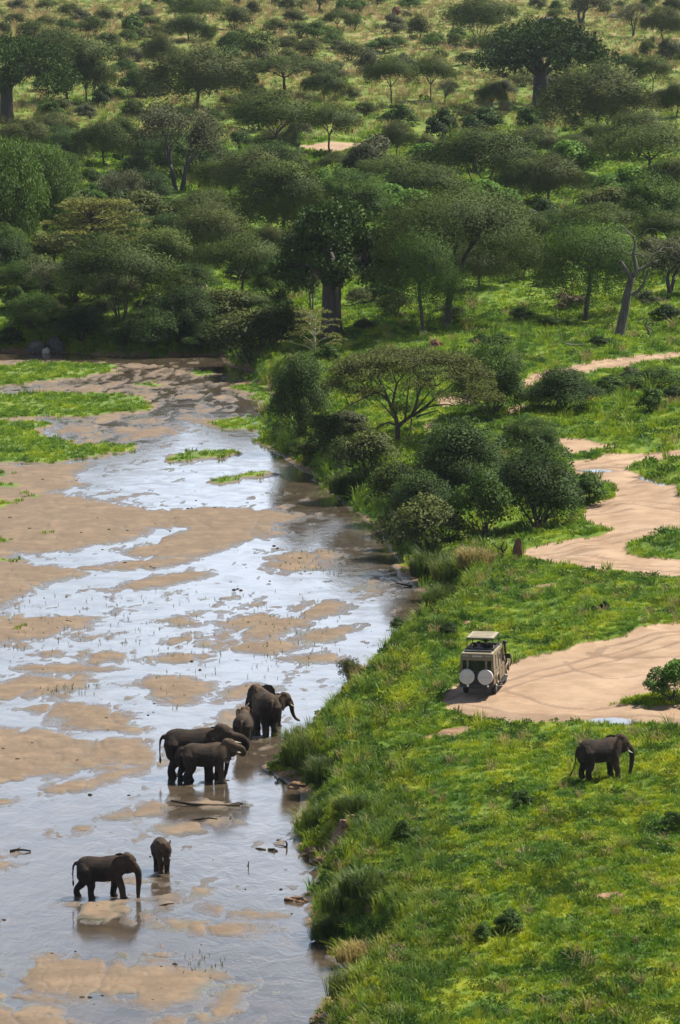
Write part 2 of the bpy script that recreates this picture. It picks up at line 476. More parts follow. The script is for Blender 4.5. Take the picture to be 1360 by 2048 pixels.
# ------------------------------------------------------------------ ground meshes
def build_ground():
    py = np.arange(2200, 690, -2.0)
    Ya = flat(np.full(py.shape, 680.0), py)[1]
    Y = [10, 40, 80, 100, 115, 125] + [y for y in Ya if y > 127]
    y = Y[-1]
    while y < 1200:
        y += 0.9 + (y - 360) * .0022
        Y.append(y)
    for k in (1260, 1340, 1450, 1600, 1900, 2500, 3500, 5500, 9000):
        Y.append(k)
    Y = np.array(Y)
    uf = np.arange(-.086, .0861, .00044)
    side = np.array([.09, .095, .102, .112, .125, .145, .17, .2, .25, .33, .45, .7, 1.2, 2.5])
    U = np.concatenate([-side[::-1], uf, side])
    UU, YY = np.meshgrid(U, Y)
    XX = UU * YY
    sh = XX.shape
    X = XX.ravel(); Yf = YY.ravel()
    d = river_d(X, Yf)
    zl = land_z(X, Yf, np.maximum(d, 0))
    inr = d <= 0
    zb = np.zeros(X.shape); iv = np.full(X.shape, -9.0)
    zb[inr], iv[inr] = bed_z(X[inr], Yf[inr], d[inr])
    Z = np.where(inr, zb, zl)
    # masks
    road = np.full(X.shape, -9.0)
    land = ~inr
    wob = .7 * fbm(X * .9, Yf * .45, 41, 4)
    for p in ROADS_W:
        lo = p.min(0) - 3; hi = p.max(0) + 3
        m = land & (X > lo[0]) & (X < hi[0]) & (Yf > lo[1]) & (Yf < hi[1])
        if m.any():
            road[m] = np.maximum(road[m], -sdist(X[m], Yf[m], p))
    for p in PATCH_W:
        sdp = -sdist(X, Yf, p)
        road = np.where(sdp > -1, np.minimum(road, -sdp), road)
    roadm = ss((road + wob + .25) / .5)
    earth = np.full(X.shape, -9.0)
    for p in EARTH_W:
        lo = p.min(0) - 3; hi = p.max(0) + 3
        m = land & (X > lo[0]) & (X < hi[0]) & (Yf > lo[1]) & (Yf < hi[1])
        if m.any():
            earth[m] = np.maximum(earth[m], -sdist(X[m], Yf[m], p))
    earthm = ss((earth + 1.2 * wob + .2) / .5)
    mud = np.zeros(X.shape)
    for p, hw in MUD_W:
        lo = p.min(0) - 3; hi = p.max(0) + 3
        m = land & (X > lo[0]) & (X < hi[0]) & (Yf > lo[1]) & (Yf < hi[1])
        if m.any():
            dd = sdist(X[m], Yf[m], p, False)
            mud[m] = np.maximum(mud[m], ss((hw + .5 * hw * 2 * fbm(X[m] * 1.6, Yf[m] * .9, 44, 3) - dd) / (.5 * hw) + .2))
    # road sunk a little, ruts
    Z = np.where(land, Z - .16 * roadm - .012 * mud * roadm - roadm * .8 * ss(d / 1.2) * .14 * fbm(X * 1.3, Yf * .9, 12, 3) + .1 * earthm * fbm(X * 2.5, Yf * 1.5, 45, 3), Z)
    grass = np.where(inr, ss(iv / 1.3), (1 - roadm) * (1 - earthm))
    for pw in PUDDLES_W:
        c = pw.mean(0)
        sdp = sdist(X, Yf, pw)
        mm = sdp < 1.2
        zc = float(land_z(np.array([c[0]]), np.array([c[1]]), np.array([30.0]))[0]) - .16
        t = ss(1 - sdp[mm] / 1.2)
        edge = zc + .05 * ss((sdp[mm] + .25 + .5 * fbm(X[mm] * 1.5, Yf[mm] * .7, 71, 3)) / .8) - .03
        Z[mm] = Z[mm] * (1 - t) + edge * t
        mud[mm] = np.maximum(mud[mm], ss(1 - sdp[mm] / .9))
        PUD_Z.append(zc)
    # narrow earth lip at the water's edge
    lip = land & (d < .15 + 1.5 * fbm(X * .4, Yf * .12, 47, 3))
    grass = np.where(lip, grass * .15, grass)
    wet = np.where(inr, 1 - ss((Z - .002) / .06), 0)
    G = dict(U=U, Y=Y, Z=Z.reshape(sh), grass=grass.reshape(sh), d=d.reshape(sh), road=roadm.reshape(sh), iv=iv.reshape(sh))
    mask = np.stack([roadm, np.clip(grass, 0, 1), np.maximum(mud, np.where(land, earthm * .0, 0)), wet], 1).astype(np.float32)
    co = np.stack([X, Yf, Z], 1)
    nr, nc = sh
    idx = np.arange(nr * nc).reshape(sh)
    quads = np.stack([idx[:-1, :-1], idx[:-1, 1:], idx[1:, 1:], idx[1:, :-1]], -1).reshape(-1, 4)
    fr = roadm[quads].mean(1) > .5
    fi = inr[quads].mean(1) > .5
    for name, sel, m in (('riverbed', fi & ~fr, M_BED), ('dirt_road', fr, M_GROUND), ('meadow', ~fi & ~fr, M_GROUND)):
        q = quads[sel]
        used, inv = np.unique(q, return_inverse=True)
        me = bpy.data.meshes.new(name)
        nf = len(q)
        me.vertices.add(len(used)); me.vertices.foreach_set('co', co[used].astype(np.float32).ravel())
        me.loops.add(nf * 4); me.loops.foreach_set('vertex_index', inv.astype(np.int32).ravel())
        me.polygons.add(nf)
        me.polygons.foreach_set('loop_start', np.arange(0, nf * 4, 4, dtype=np.int32))
        me.update(calc_edges=True)
        me.polygons.foreach_set('use_smooth', np.ones(nf, bool))
        at = me.attributes.new('mask', 'FLOAT_COLOR', 'POINT')
        at.data.foreach_set('color', mask[used].ravel())
        me.materials.append(m)
        o = bpy.data.objects.new(name, me)
        COL.objects.link(o)
        o['kind'] = 'structure'
    return G

def make_ground_mat(name, river):
    m, nt, b = mat(name)
    at = node(nt, 'ShaderNodeAttribute', attribute_name='mask')
    sep = node(nt, 'ShaderNodeSeparateColor')
    nt.links.new(at.outputs['Color'], sep.inputs[0])
    road, grass, mud, wet = sep.outputs[0], sep.outputs[1], sep.outputs[2], at.outputs['Alpha']
    gc, pos = grass_colour(nt)
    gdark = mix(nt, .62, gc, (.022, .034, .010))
    n1 = noise_of(nt, .8, 6, .6, pos)
    n2 = noise_of(nt, 9, 5, .65, pos)
    sand = ramp(nt, n1, [(.3, (.105, .068, .038)), (.5, (.150, .099, .056)), (.7, (.215, .145, .084))])
    sand = mix(nt, maprange(nt, n2, .35, .7), sand, (.105, .073, .046), 'MIX')
    sand = mix(nt, mth(nt, 'MULTIPLY', maprange(nt, noise_of(nt, 2.6, 6, .7, pos, .8), .48, .66), .55), sand, (.082, .056, .034))
    sand = mix(nt, mth(nt, 'MULTIPLY', maprange(nt, noise_of(nt, .45, 4, .6, pos), .5, .7), .5), sand, (.24, .165, .098))
    wetc = ramp(nt, n1, [(.3, (.062, .047, .033)), (.7, (.10, .074, .05))])
    wetc = mix(nt, mth(nt, 'MULTIPLY', maprange(nt, noise_of(nt, .35, 5, .6, pos), .5, .68), .45), wetc, (.085, .10, .035))
    sand = mix(nt, wet, sand, wetc)
    sep3 = node(nt, 'ShaderNodeSeparateXYZ')
    nt.links.new(pos, sep3.inputs[0])
    roadc = ramp(nt, n1, [(.3, (.23, .150, .092)), (.5, (.29, .195, .125)), (.7, (.35, .24, .16))])
    roadc = mix(nt, mth(nt, 'MULTIPLY', maprange(nt, n2, .45, .75), .35), roadc, (.17, .110, .07))
    roadc = mix(nt, mth(nt, 'MULTIPLY', maprange(nt, noise_of(nt, 28, 4, .7, pos), .5, .72), .5), roadc, (.14, .095, .062))
    roadc = mix(nt, mth(nt, 'MULTIPLY', maprange(nt, noise_of(nt, .28, 4, .6, pos), .45, .66), .45), roadc, (.40, .29, .20))
    roadc = mix(nt, mth(nt, 'MULTIPLY', mud, .42), roadc, (.085, .054, .036))
    earth = ramp(nt, noise_of(nt, 3, 5, .65, pos), [(.3, (.10, .06, .035)), (.5, (.20, .12, .07)), (.7, (.34, .21, .13))])
    bare = mix(nt, maprange(nt, road, .2, .8), earth, roadc)
    # river sand carries wet > 0 or sits below 0.16 m
    low = 1.0 if river else 0.0
    if river:
        bare = sand
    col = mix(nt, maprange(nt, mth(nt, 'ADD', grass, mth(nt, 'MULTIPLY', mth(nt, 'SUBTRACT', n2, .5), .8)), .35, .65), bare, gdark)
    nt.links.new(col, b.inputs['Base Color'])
    rr = mix(nt, mth(nt, 'MULTIPLY', wet, low), (.9, .9, .9), (.16, .16, .16))
    nt.links.new(rr, b.inputs['Roughness'])
    b.inputs['Specular IOR Level'].default_value = .5 if river else .2
    h = mth(nt, 'ADD', noise_of(nt, 2.2, 6, .65, pos), mth(nt, 'MULTIPLY', n2, .35))
    if river:
        h = mth(nt, 'ADD', h, mth(nt, 'MULTIPLY', noise_of(nt, 26, 3, .6, pos), .3))
    else:
        h = mth(nt, 'ADD', mth(nt, 'MULTIPLY', noise_of(nt, 2.2, 6, .7, pos), .5), mth(nt, 'MULTIPLY', noise_of(nt, 14, 5, .7, pos), .7))
    bump(nt, b, h, .6, .06)
    return m
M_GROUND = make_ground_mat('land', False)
M_BED = make_ground_mat('river_sand', True)
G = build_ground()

def make_water_mat():
    m, nt, b = mat('water')
    g = node(nt, 'ShaderNodeNewGeometry')
    pos = g.outputs['Position']
    n1 = noise_of(nt, .7, 4, .6, pos)
    col = ramp(nt, n1, [(.35, (.038, .029, .020)), (.65, (.072, .055, .038))])
    nt.links.new(col, b.inputs['Base Color'])
    b.inputs['IOR'].default_value = 1.33
    rr = maprange(nt, noise_of(nt, .5, 5, .6, pos, 1.0), .35, .65, .06, .16)
    nt.links.new(rr, b.inputs['Roughness'])
    mpn = node(nt, 'ShaderNodeMapping', Scale=(1.0, .45, 1))
    nt.links.new(pos, mpn.inputs['Vector'])
    v = mpn.outputs['Vector']
    h = mth(nt, 'ADD', mth(nt, 'MULTIPLY', noise_of(nt, 1.1, 5, .6, v, .8), 1.0), mth(nt, 'MULTIPLY', noise_of(nt, 6, 4, .6, v), .18))
    bump(nt, b, h, .20, .06)
    return m
M_WATER = make_water_mat()

def link_mesh(name, verts, faces, m, parent=None, smooth=False, kind=None):
    me = bpy.data.meshes.new(name)
    me.from_pydata([tuple(v) for v in verts], [], faces)
    me.update()
    if smooth:
        me.polygons.foreach_set('use_smooth', np.ones(len(me.polygons), bool))
    if m is not None:
        me.materials.append(m)
    o = bpy.data.objects.new(name, me)
    COL.objects.link(o)
    if parent:
        o.parent = parent
    if kind:
        o['kind'] = kind
    return o

def make_water():
    link_mesh('river_water', [(-260, 60, 0), (30, 60, 0), (30, 430, 0), (-260, 430, 0)], [(0, 1, 2, 3)], M_WATER, None, False, 'structure')
make_water()

def sample(field, X, Y):
    """bilinear lookup in the ground grid"""
    u = X / Y
    fi = np.interp(u, G['U'], np.arange(len(G['U']))); fj = np.interp(Y, G['Y'], np.arange(len(G['Y'])))
    i = np.clip(fi.astype(int), 0, len(G['U']) - 2); j = np.clip(fj.astype(int), 0, len(G['Y']) - 2)
    a = fi - i; b = fj - j
    F = G[field]
    return (F[j, i] * (1 - a) + F[j, i + 1] * a) * (1 - b) + (F[j + 1, i] * (1 - a) + F[j + 1, i + 1] * a) * b

def gz(x, y):
    return float(sample('Z', np.array([x]), np.array([y]))[0])

# ------------------------------------------------------------------ grass (stuff, instanced tufts)
def foliage_mat(name, dark, mid, light, transl=.22, tonew=.75, objw=.25, straw=None, rough=.6):
    m, nt, b = mat(name)
    at = node(nt, 'ShaderNodeAttribute', attribute_name='tone')
    oi = node(nt, 'ShaderNodeObjectInfo')
    f = mth(nt, 'ADD', mth(nt, 'MULTIPLY', at.outputs['Fac'], tonew), mth(nt, 'MULTIPLY', oi.outputs['Random'], objw), True)
    col = ramp(nt, f, [(.05, dark), (.5, mid), (.95, light)])
    g = node(nt, 'ShaderNodeNewGeometry')
    n = noise_of(nt, .8, 3, .5, g.outputs['Position'])
    col = mix(nt, mth(nt, 'MULTIPLY', maprange(nt, n, .4, .7), .35), col, tuple(c * .55 for c in mid) + (1,))
    nt.links.new(col, b.inputs['Base Color'])
    b.inputs['Roughness'].default_value = rough
    b.inputs['Specular IOR Level'].default_value = .08
    tr = node(nt, 'ShaderNodeBsdfTranslucent')
    nt.links.new(mix(nt, .35, col, (mid[0] * 1.6, mid[1] * 1.5, mid[2] * .6)), tr.inputs['Color'])
    ms = node(nt, 'ShaderNodeMixShader')
    ms.inputs[0].default_value = transl
    nt.links.new(b.outputs[0], ms.inputs[1]); nt.links.new(tr.outputs[0], ms.inputs[2])
    nt.links.new(ms.outputs[0], nt.nodes['Material Output'].inputs['Surface'])
    return m

def grass_mat(name, darker=0.0, tint=(.05, .07, .02)):
    m, nt, b = mat(name)
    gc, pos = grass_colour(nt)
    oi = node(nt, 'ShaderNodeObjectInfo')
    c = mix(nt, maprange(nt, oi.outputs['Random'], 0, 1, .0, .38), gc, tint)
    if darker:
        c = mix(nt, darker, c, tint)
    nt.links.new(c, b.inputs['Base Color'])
    b.inputs['Roughness'].default_value = .55
    b.inputs['Specular IOR Level'].default_value = .25
    tr = node(nt, 'ShaderNodeBsdfTranslucent')
    nt.links.new(c, tr.inputs['Color'])
    ms = node(nt, 'ShaderNodeMixShader')
    ms.inputs[0].default_value = .38
    nt.links.new(b.outputs[0], ms.inputs[1]); nt.links.new(tr.outputs[0], ms.inputs[2])
    nt.links.new(ms.outputs[0], nt.nodes['Material Output'].inputs['Surface'])
    return m

def blades(rng, n, rad, h0, h1, wdt, bend):
    V = []; F = []
    for i in range(n):
        a = rng.random() * 6.283; r = rad * math.sqrt(rng.random())
        x, y = r * math.cos(a), r * math.sin(a)
        h = h0 + (h1 - h0) * rng.random()
        la = a + rng.uniform(-1, 1); bd = bend * h * rng.uniform(.3, 1.2)
        ca, sa = math.cos(la), math.sin(la)
        px, py = -sa * wdt / 2, ca * wdt / 2
        b = len(V)
        V += [(x - px, y - py, -.03), (x + px, y + py, -.03),
              (x + ca * bd * .35 - px * .8, y + sa * bd * .35 - py * .8, h * .62), (x + ca * bd * .35 + px * .8, y + sa * bd * .35 + py * .8, h * .62),
              (x + ca * bd, y + sa * bd, h * (1 - .25 * bd / max(h, .01)))]
        F += [(b, b + 1, b + 3, b + 2), (b + 2, b + 3, b + 4)]
    return V, F

def herb(rng, n, rad, h, leaf):
    V = []; F = []
    for i in range(n):
        a = rng.random() * 6.283; r = rad * math.sqrt(rng.random())
        c = Vector((r * math.cos(a), r * math.sin(a), h * rng.random() * (1 - .5 * (r / rad) ** 2)))
        d = Vector((rng.uniform(-1, 1), rng.uniform(-1, 1), rng.uniform(.1, 1))).normalized()
        t = d.cross(Vector((rng.uniform(-1, 1), rng.uniform(-1, 1), rng.uniform(-.3, .3)))).normalized()
        l = leaf * rng.uniform(.7, 1.3)
        b = len(V)
        V += [tuple(c), tuple(c + d * l * .5 + t * l * .28), tuple(c + d * l), tuple(c + d * l * .5 - t * l * .28)]
        F += [(b, b + 1, b + 2, b + 3)]
    return V, F

M_GRASS = grass_mat('grass_blade')
M_HERB = grass_mat('herb_leaf', .6, (.018, .045, .010))  # dark herb leaf, deepened to carry painted shade on the bank
M_LONG = grass_mat('long_grass', .35, (.06, .085, .022))
M_CLUMP = grass_mat('clump_grass', .7, (.040, .055, .018))
M_STRAW = grass_mat('straw_grass', .75, (.30, .20, .10))

def tuft_object(i, kind):
    rng = random.Random(100 + i)
    if kind == 'short':
        V, F = blades(rng, 20, .20, .07, .17, .034, .6); m = M_GRASS
    elif kind == 'lush':
        V, F = blades(rng, 26, .22, .10, .23, .036, .7); m = M_GRASS
    elif kind == 'herb':
        V, F = herb(rng, 26, .22, .24, .12); m = M_HERB
    elif kind == 'long':
        V, F = blades(rng, 34, .22, .35, .75, .03, .9); m = M_LONG
    else:
        V, F = blades(rng, 24, .2, .3, .6, .028, .8); m = M_STRAW
    me = bpy.data.meshes.new('tuft_' + kind)
    me.from_pydata(V, [], F)
    me.materials.append(m)
    return bpy.data.objects.new('tuft_' + kind, me)
TUFTS = bpy.data.collections.new('grass_tufts')
for i, k in enumerate(['short', 'short', 'lush', 'lush', 'herb', 'herb', 'long', 'long', 'straw']):
    o = tuft_object(i, k)
    o.name = '%02d_tuft' % i
    TUFTS.objects.link(o)

def scatter_nodes():
    ng = bpy.data.node_groups.new('scatter_tufts', 'GeometryNodeTree')
    ng.interface.new_socket('Geometry', in_out='INPUT', socket_type='NodeSocketGeometry')
    ng.interface.new_socket('Geometry', in_out='OUTPUT', socket_type='NodeSocketGeometry')
    gi = ng.nodes.new('NodeGroupInput'); go = ng.nodes.new('NodeGroupOutput')
    ci = ng.nodes.new('GeometryNodeCollectionInfo')
    ci.inputs['Collection'].default_value = TUFTS
    ci.inputs['Separate Children'].default_value = True
    ci.inputs['Reset Children'].default_value = True
    ip = ng.nodes.new('GeometryNodeInstanceOnPoints')
    ip.inputs['Pick Instance'].default_value = True
    def na(nm, t):
        n = ng.nodes.new('GeometryNodeInputNamedAttribute')
        n.data_type = t
        n.inputs['Name'].default_value = nm
        return n.outputs[0]
    l = ng.links.new
    l(gi.outputs[0], ip.inputs['Points'])
    l(ci.outputs[0], ip.inputs['Instance'])
    l(na('which', 'INT'), ip.inputs['Instance Index'])
    l(na('rot', 'FLOAT_VECTOR'), ip.inputs['Rotation'])
    l(na('size', 'FLOAT_VECTOR'), ip.inputs['Scale'])
    l(ip.outputs[0], go.inputs[0])
    return ng
SCATTER = scatter_nodes()

def points_object(name, co, which, rot, size):
    me = bpy.data.meshes.new(name)
    n = len(co)
    me.vertices.add(n)
    me.vertices.foreach_set('co', co.astype(np.float32).ravel())
    a = me.attributes.new('which', 'INT', 'POINT'); a.data.foreach_set('value', which.astype(np.int32))
    a = me.attributes.new('rot', 'FLOAT_VECTOR', 'POINT'); a.data.foreach_set('vector', rot.astype(np.float32).ravel())
    a = me.attributes.new('size', 'FLOAT_VECTOR', 'POINT'); a.data.foreach_set('vector', size.astype(np.float32).ravel())
    o = bpy.data.objects.new(name, me)
    COL.objects.link(o)
    md = o.modifiers.new('scatter', 'NODES')
    md.node_group = SCATTER
    o['kind'] = 'stuff'
    o['label'] = 'green and yellowish grass and herbs covering the meadow and the bank'
    o['category'] = 'grass'
    return o

def scatter_grass():
    rs = np.random.RandomState(5)
    co = []; wh = []; rt = []; sz = []
    for (y0, y1, umax, dens, scl) in ((128, 205, .09, 25, .82), (205, 275, .09, 16, .95), (275, 420, .09, 5.5, 1.35), (420, 640, .098, 1.5, 1.7), (640, 1180, .094, .42, 2.3)):
        area = umax * (y1 * y1 - y0 * y0)
        n = int(area * dens)
        y = np.sqrt(rs.uniform(y0 * y0, y1 * y1, n))
        x = rs.uniform(-umax, umax, n) * y
        g = sample('grass', x, y); d = sample('d', x, y)
        nclump = fbm(x * .45, y * .3, 61, 3)
        keep = rs.rand(n) < g * np.clip(.9 + 1.2 * nclump, .25, 1)
        x, y, d, nclump = x[keep], y[keep], d[keep], nclump[keep]
        z = sample('Z', x, y)
        k = rs.rand(len(x))
        nh = fbm(x * .7, y * .4, 62, 3)
        bank = (d > 0) & (d < 4.5 + 4 * fbm(x * .2, y * .1, 63, 2))
        which = np.where(k < .5, rs.randint(0, 2, len(x)), rs.randint(2, 4, len(x)))
        which = np.where(nh + .25 * (k - .5) > .19, rs.randint(4, 6, len(x)), which)
        kk = rs.rand(len(x))
        which = np.where(bank & (kk < .06), rs.randint(6, 8, len(x)), which)
        which = np.where(bank & (kk > .62), rs.randint(4, 6, len(x)), which)  # extra dark herbs: bank shade put into the tuft colour
        which = np.where((kk > .982), np.where(k < .5, 6, 8), which)
        which = np.where((y > 660) & (kk < .12 + .5 * fbm(x * .03, y * .02, 64, 3)), 8, which)
        isl = d < 0
        which = np.where(isl, rs.randint(0, 4, len(x)), which)
        co.append(np.stack([x, y, z], 1)); wh.append(which)
        rt.append(np.stack([rs.normal(0, .12, len(x)), rs.normal(0, .12, len(x)), rs.rand(len(x)) * 6.283], 1))
        s = scl * rs.uniform(.6, 1.35, len(x)) * np.where(isl, .85, 1) * (1 + .8 * np.clip(nclump, -.4, .6))
        sz.append(np.stack([s, s, s * rs.uniform(.75, 1.25, len(x))], 1))
    co = np.concatenate(co); print('grass tufts', len(co))
    points_object('grass', co, np.concatenate(wh), np.concatenate(rt), np.concatenate(sz))
scatter_grass()
#@@TREES
# ------------------------------------------------------------------ things: helpers
USED = {}
def uniq_label(t):
    return t

def thing(name, label, cat, loc=(0, 0, 0), rz=0.0, group=None, scale=(1, 1, 1)):
    o = bpy.data.objects.new(name, None)
    COL.objects.link(o)
    o.location = loc
    o.rotation_euler = (0, 0, rz)
    o.scale = scale
    o.empty_display_size = .2
    o['label'] = label
    o['category'] = cat
    if group:
        o['group'] = group
    return o

def tag(o, label, cat, group=None):
    o['label'] = label
    o['category'] = cat
    if group:
        o['group'] = group
    return o

def part(name, me, parent, label=None):
    o = bpy.data.objects.new(name, me)
    COL.objects.link(o)
    o.parent = parent
    if label:
        o['label'] = label
    return o

# ------------------------------------------------------------------ tree meshes
class Tubes:
    def __init__(self):
        self.V = []; self.F = []
    def tube(self, pts, radii, n=6):
        pts = [Vector(p) for p in pts]
        base = len(self.V)
        for i, p in enumerate(pts):
            d = (pts[min(i + 1, len(pts) - 1)] - pts[max(i - 1, 0)])
            if d.length < 1e-6:
                d = Vector((0, 0, 1))
            d.normalize()
            a = d.cross(Vector((0, 1, 0.13)))
            if a.length < .1:
                a = d.cross(Vector((1, 0, 0)))
            a.normalize()
            b = d.cross(a)
            for k in range(n):
                t = 6.28318 * k / n
                self.V.append(p + (a * math.cos(t) + b * math.sin(t)) * radii[i])
        for i in range(len(pts) - 1):
            for k in range(n):
                self.F.append((base + i * n + k, base + i * n + (k + 1) % n, base + (i + 1) * n + (k + 1) % n, base + (i + 1) * n + k))
        self.F.append(tuple(base + (len(pts) - 1) * n + k for k in range(n)))
    def mesh(self, name, m):
        me = bpy.data.meshes.new(name)
        me.from_pydata([tuple(v) for v in self.V], [], self.F)
        me.polygons.foreach_set('use_smooth', np.ones(len(me.polygons), bool))
        me.materials.append(m)
        return me

def curve_pts(a, b, n, rng, sag=0.0, wob=.06):
    a = Vector(a); b = Vector(b)
    L = (b - a).length
    out = []
    for i in range(n + 1):
        t = i / n
        p = a.lerp(b, t)
        p.z += sag * L * math.sin(math.pi * t)
        if 0 < i < n:
            p += Vector((rng.uniform(-1, 1), rng.uniform(-1, 1), rng.uniform(-1, 1))) * wob * L
        out.append(p)
    return out

def leaf_mesh(name, C, axis, length, width, tone, m, rs, up=1.0, soft=.55):
    """one quad leaf spray per row: centre C, long axis, roll biased so that leaves face up and out"""
    n = len(C)
    bias = np.broadcast_to(np.array([0, 0, 1.0]) * up if not hasattr(up, 'shape') else up, (n, 3))
    axis = axis / (np.linalg.norm(axis, axis=1, keepdims=True) + 1e-9)
    r = rs.normal(size=(n, 3)) * .75 + bias
    side = np.cross(axis, r)
    side /= (np.linalg.norm(side, axis=1, keepdims=True) + 1e-9)
    nrm = np.cross(axis, side)
    flip = (nrm * (bias + 1e-6)).sum(1) > 0
    side[flip] *= -1
    nrm = -np.cross(axis, side)
    l = (length * rs.uniform(.6, 1.4, n))[:, None]; wv = (width * rs.uniform(.6, 1.4, n))[:, None]
    p0 = C - axis * l * .5
    p1 = C + side * wv * .5 + axis * l * .08
    p2 = C + axis * l * .5
    p3 = C - side * wv * .5 + axis * l * .08
    V = np.stack([p0, p3, p2, p1], 1).reshape(-1, 3).astype(np.float32)
    g = np.cross(p2 - p0, p1 - p3)                       # geometric normal of the winding p0 p3 p2 p1
    g /= (np.linalg.norm(g, axis=1, keepdims=True) + 1e-9)
    bad = (g * (bias + 1e-6)).sum(1) < 0
    Vr = V.reshape(n, 4, 3)
    Vr[bad] = Vr[bad][:, ::-1]
    g[bad] *= -1
    bl = np.linalg.norm(bias, axis=1, keepdims=True)
    nc = g * (1 - soft) + np.where(bl > .05, bias / (bl + 1e-9), g) * soft
    nc /= (np.linalg.norm(nc, axis=1, keepdims=True) + 1e-9)
    me = bpy.data.meshes.new(name)
    me.vertices.add(n * 4); me.vertices.foreach_set('co', Vr.reshape(-1))
    me.loops.add(n * 4); me.loops.foreach_set('vertex_index', np.arange(n * 4, dtype=np.int32))
    me.polygons.add(n); me.polygons.foreach_set('loop_start', np.arange(0, n * 4, 4, dtype=np.int32))
    me.update(calc_edges=True)
    me.polygons.foreach_set('use_smooth', np.ones(n, bool))
    me.normals_split_custom_set_from_vertices(np.repeat(nc, 4, axis=0).tolist())
    at = me.attributes.new('tone', 'FLOAT', 'POINT')
    at.data.foreach_set('value', np.repeat(np.clip(tone, 0, 1), 4).astype(np.float32))
    me.materials.append(m)
    return me

def bark_mat(name, c0, c1, scale=6):
    m, nt, b = mat(name)
    t = node(nt, 'ShaderNodeTexCoord')
    mpn = node(nt, 'ShaderNodeMapping', Scale=(1, 1, .25))
    nt.links.new(t.outputs['Object'], mpn.inputs['Vector'])
    n = noise_of(nt, scale, 5, .65, mpn.outputs['Vector'])
    nt.links.new(ramp(nt, n, [(.3, c0), (.7, c1)]), b.inputs['Base Color'])
    b.inputs['Roughness'].default_value = .9
    bump(nt, b, n, .6, .05)
    return m
M_BARK = bark_mat('acacia_bark', (.035, .026, .02), (.085, .066, .05))
M_BARKG = bark_mat('grey_bark', (.045, .037, .030), (.095, .080, .066))
M_BAOBAB = bark_mat('baobab_bark', (.030, .025, .022), (.070, .058, .050), 2.5)
M_DEAD = bark_mat('dead_wood', (.028, .023, .020), (.13, .11, .092), 4)
M_PALE = bark_mat('pale_bark', (.22, .20, .12), (.38, .35, .22))
F_ACACIA = foliage_mat('acacia_leaf', (0.0216, 0.036, 0.0072), (0.0615, 0.0886, 0.0164), (0.1472, 0.184, 0.0322), 0.14)
F_OLIVE = foliage_mat('olive_leaf', (0.0288, 0.0403, 0.0101), (0.0738, 0.0918, 0.023), (0.1564, 0.1702, 0.0414), 0.15)
F_HERO = foliage_mat('dry_acacia_leaf', (.028, .030, .011), (.058, .070, .016), (.14, .175, .026), .16)
F_GREEN = foliage_mat('green_leaf', (0.0187, 0.0403, 0.0072), (0.0508, 0.0984, 0.0148), (0.1196, 0.1932, 0.0258), 0.18)
F_BRIGHT = foliage_mat('bright_leaf', (.04, .085, .016), (.085, .17, .025), (.15, .26, .035))
F_DARK = foliage_mat('dark_leaf', (0.013, 0.0259, 0.0058), (0.0361, 0.0705, 0.0139), (0.092, 0.1518, 0.0294), 0.12)
F_GREY = foliage_mat('grey_leaf', (0.036, 0.0418, 0.0202), (0.0754, 0.0853, 0.041), (0.138, 0.1472, 0.069), 0.16)
F_YELL = foliage_mat('yellow_leaf', (.045, .058, .016), (.10, .11, .026), (.22, .21, .05))
F_BROWN = foliage_mat('dry_twig', (.07, .05, .035), (.13, .095, .065), (.20, .15, .10), .1)

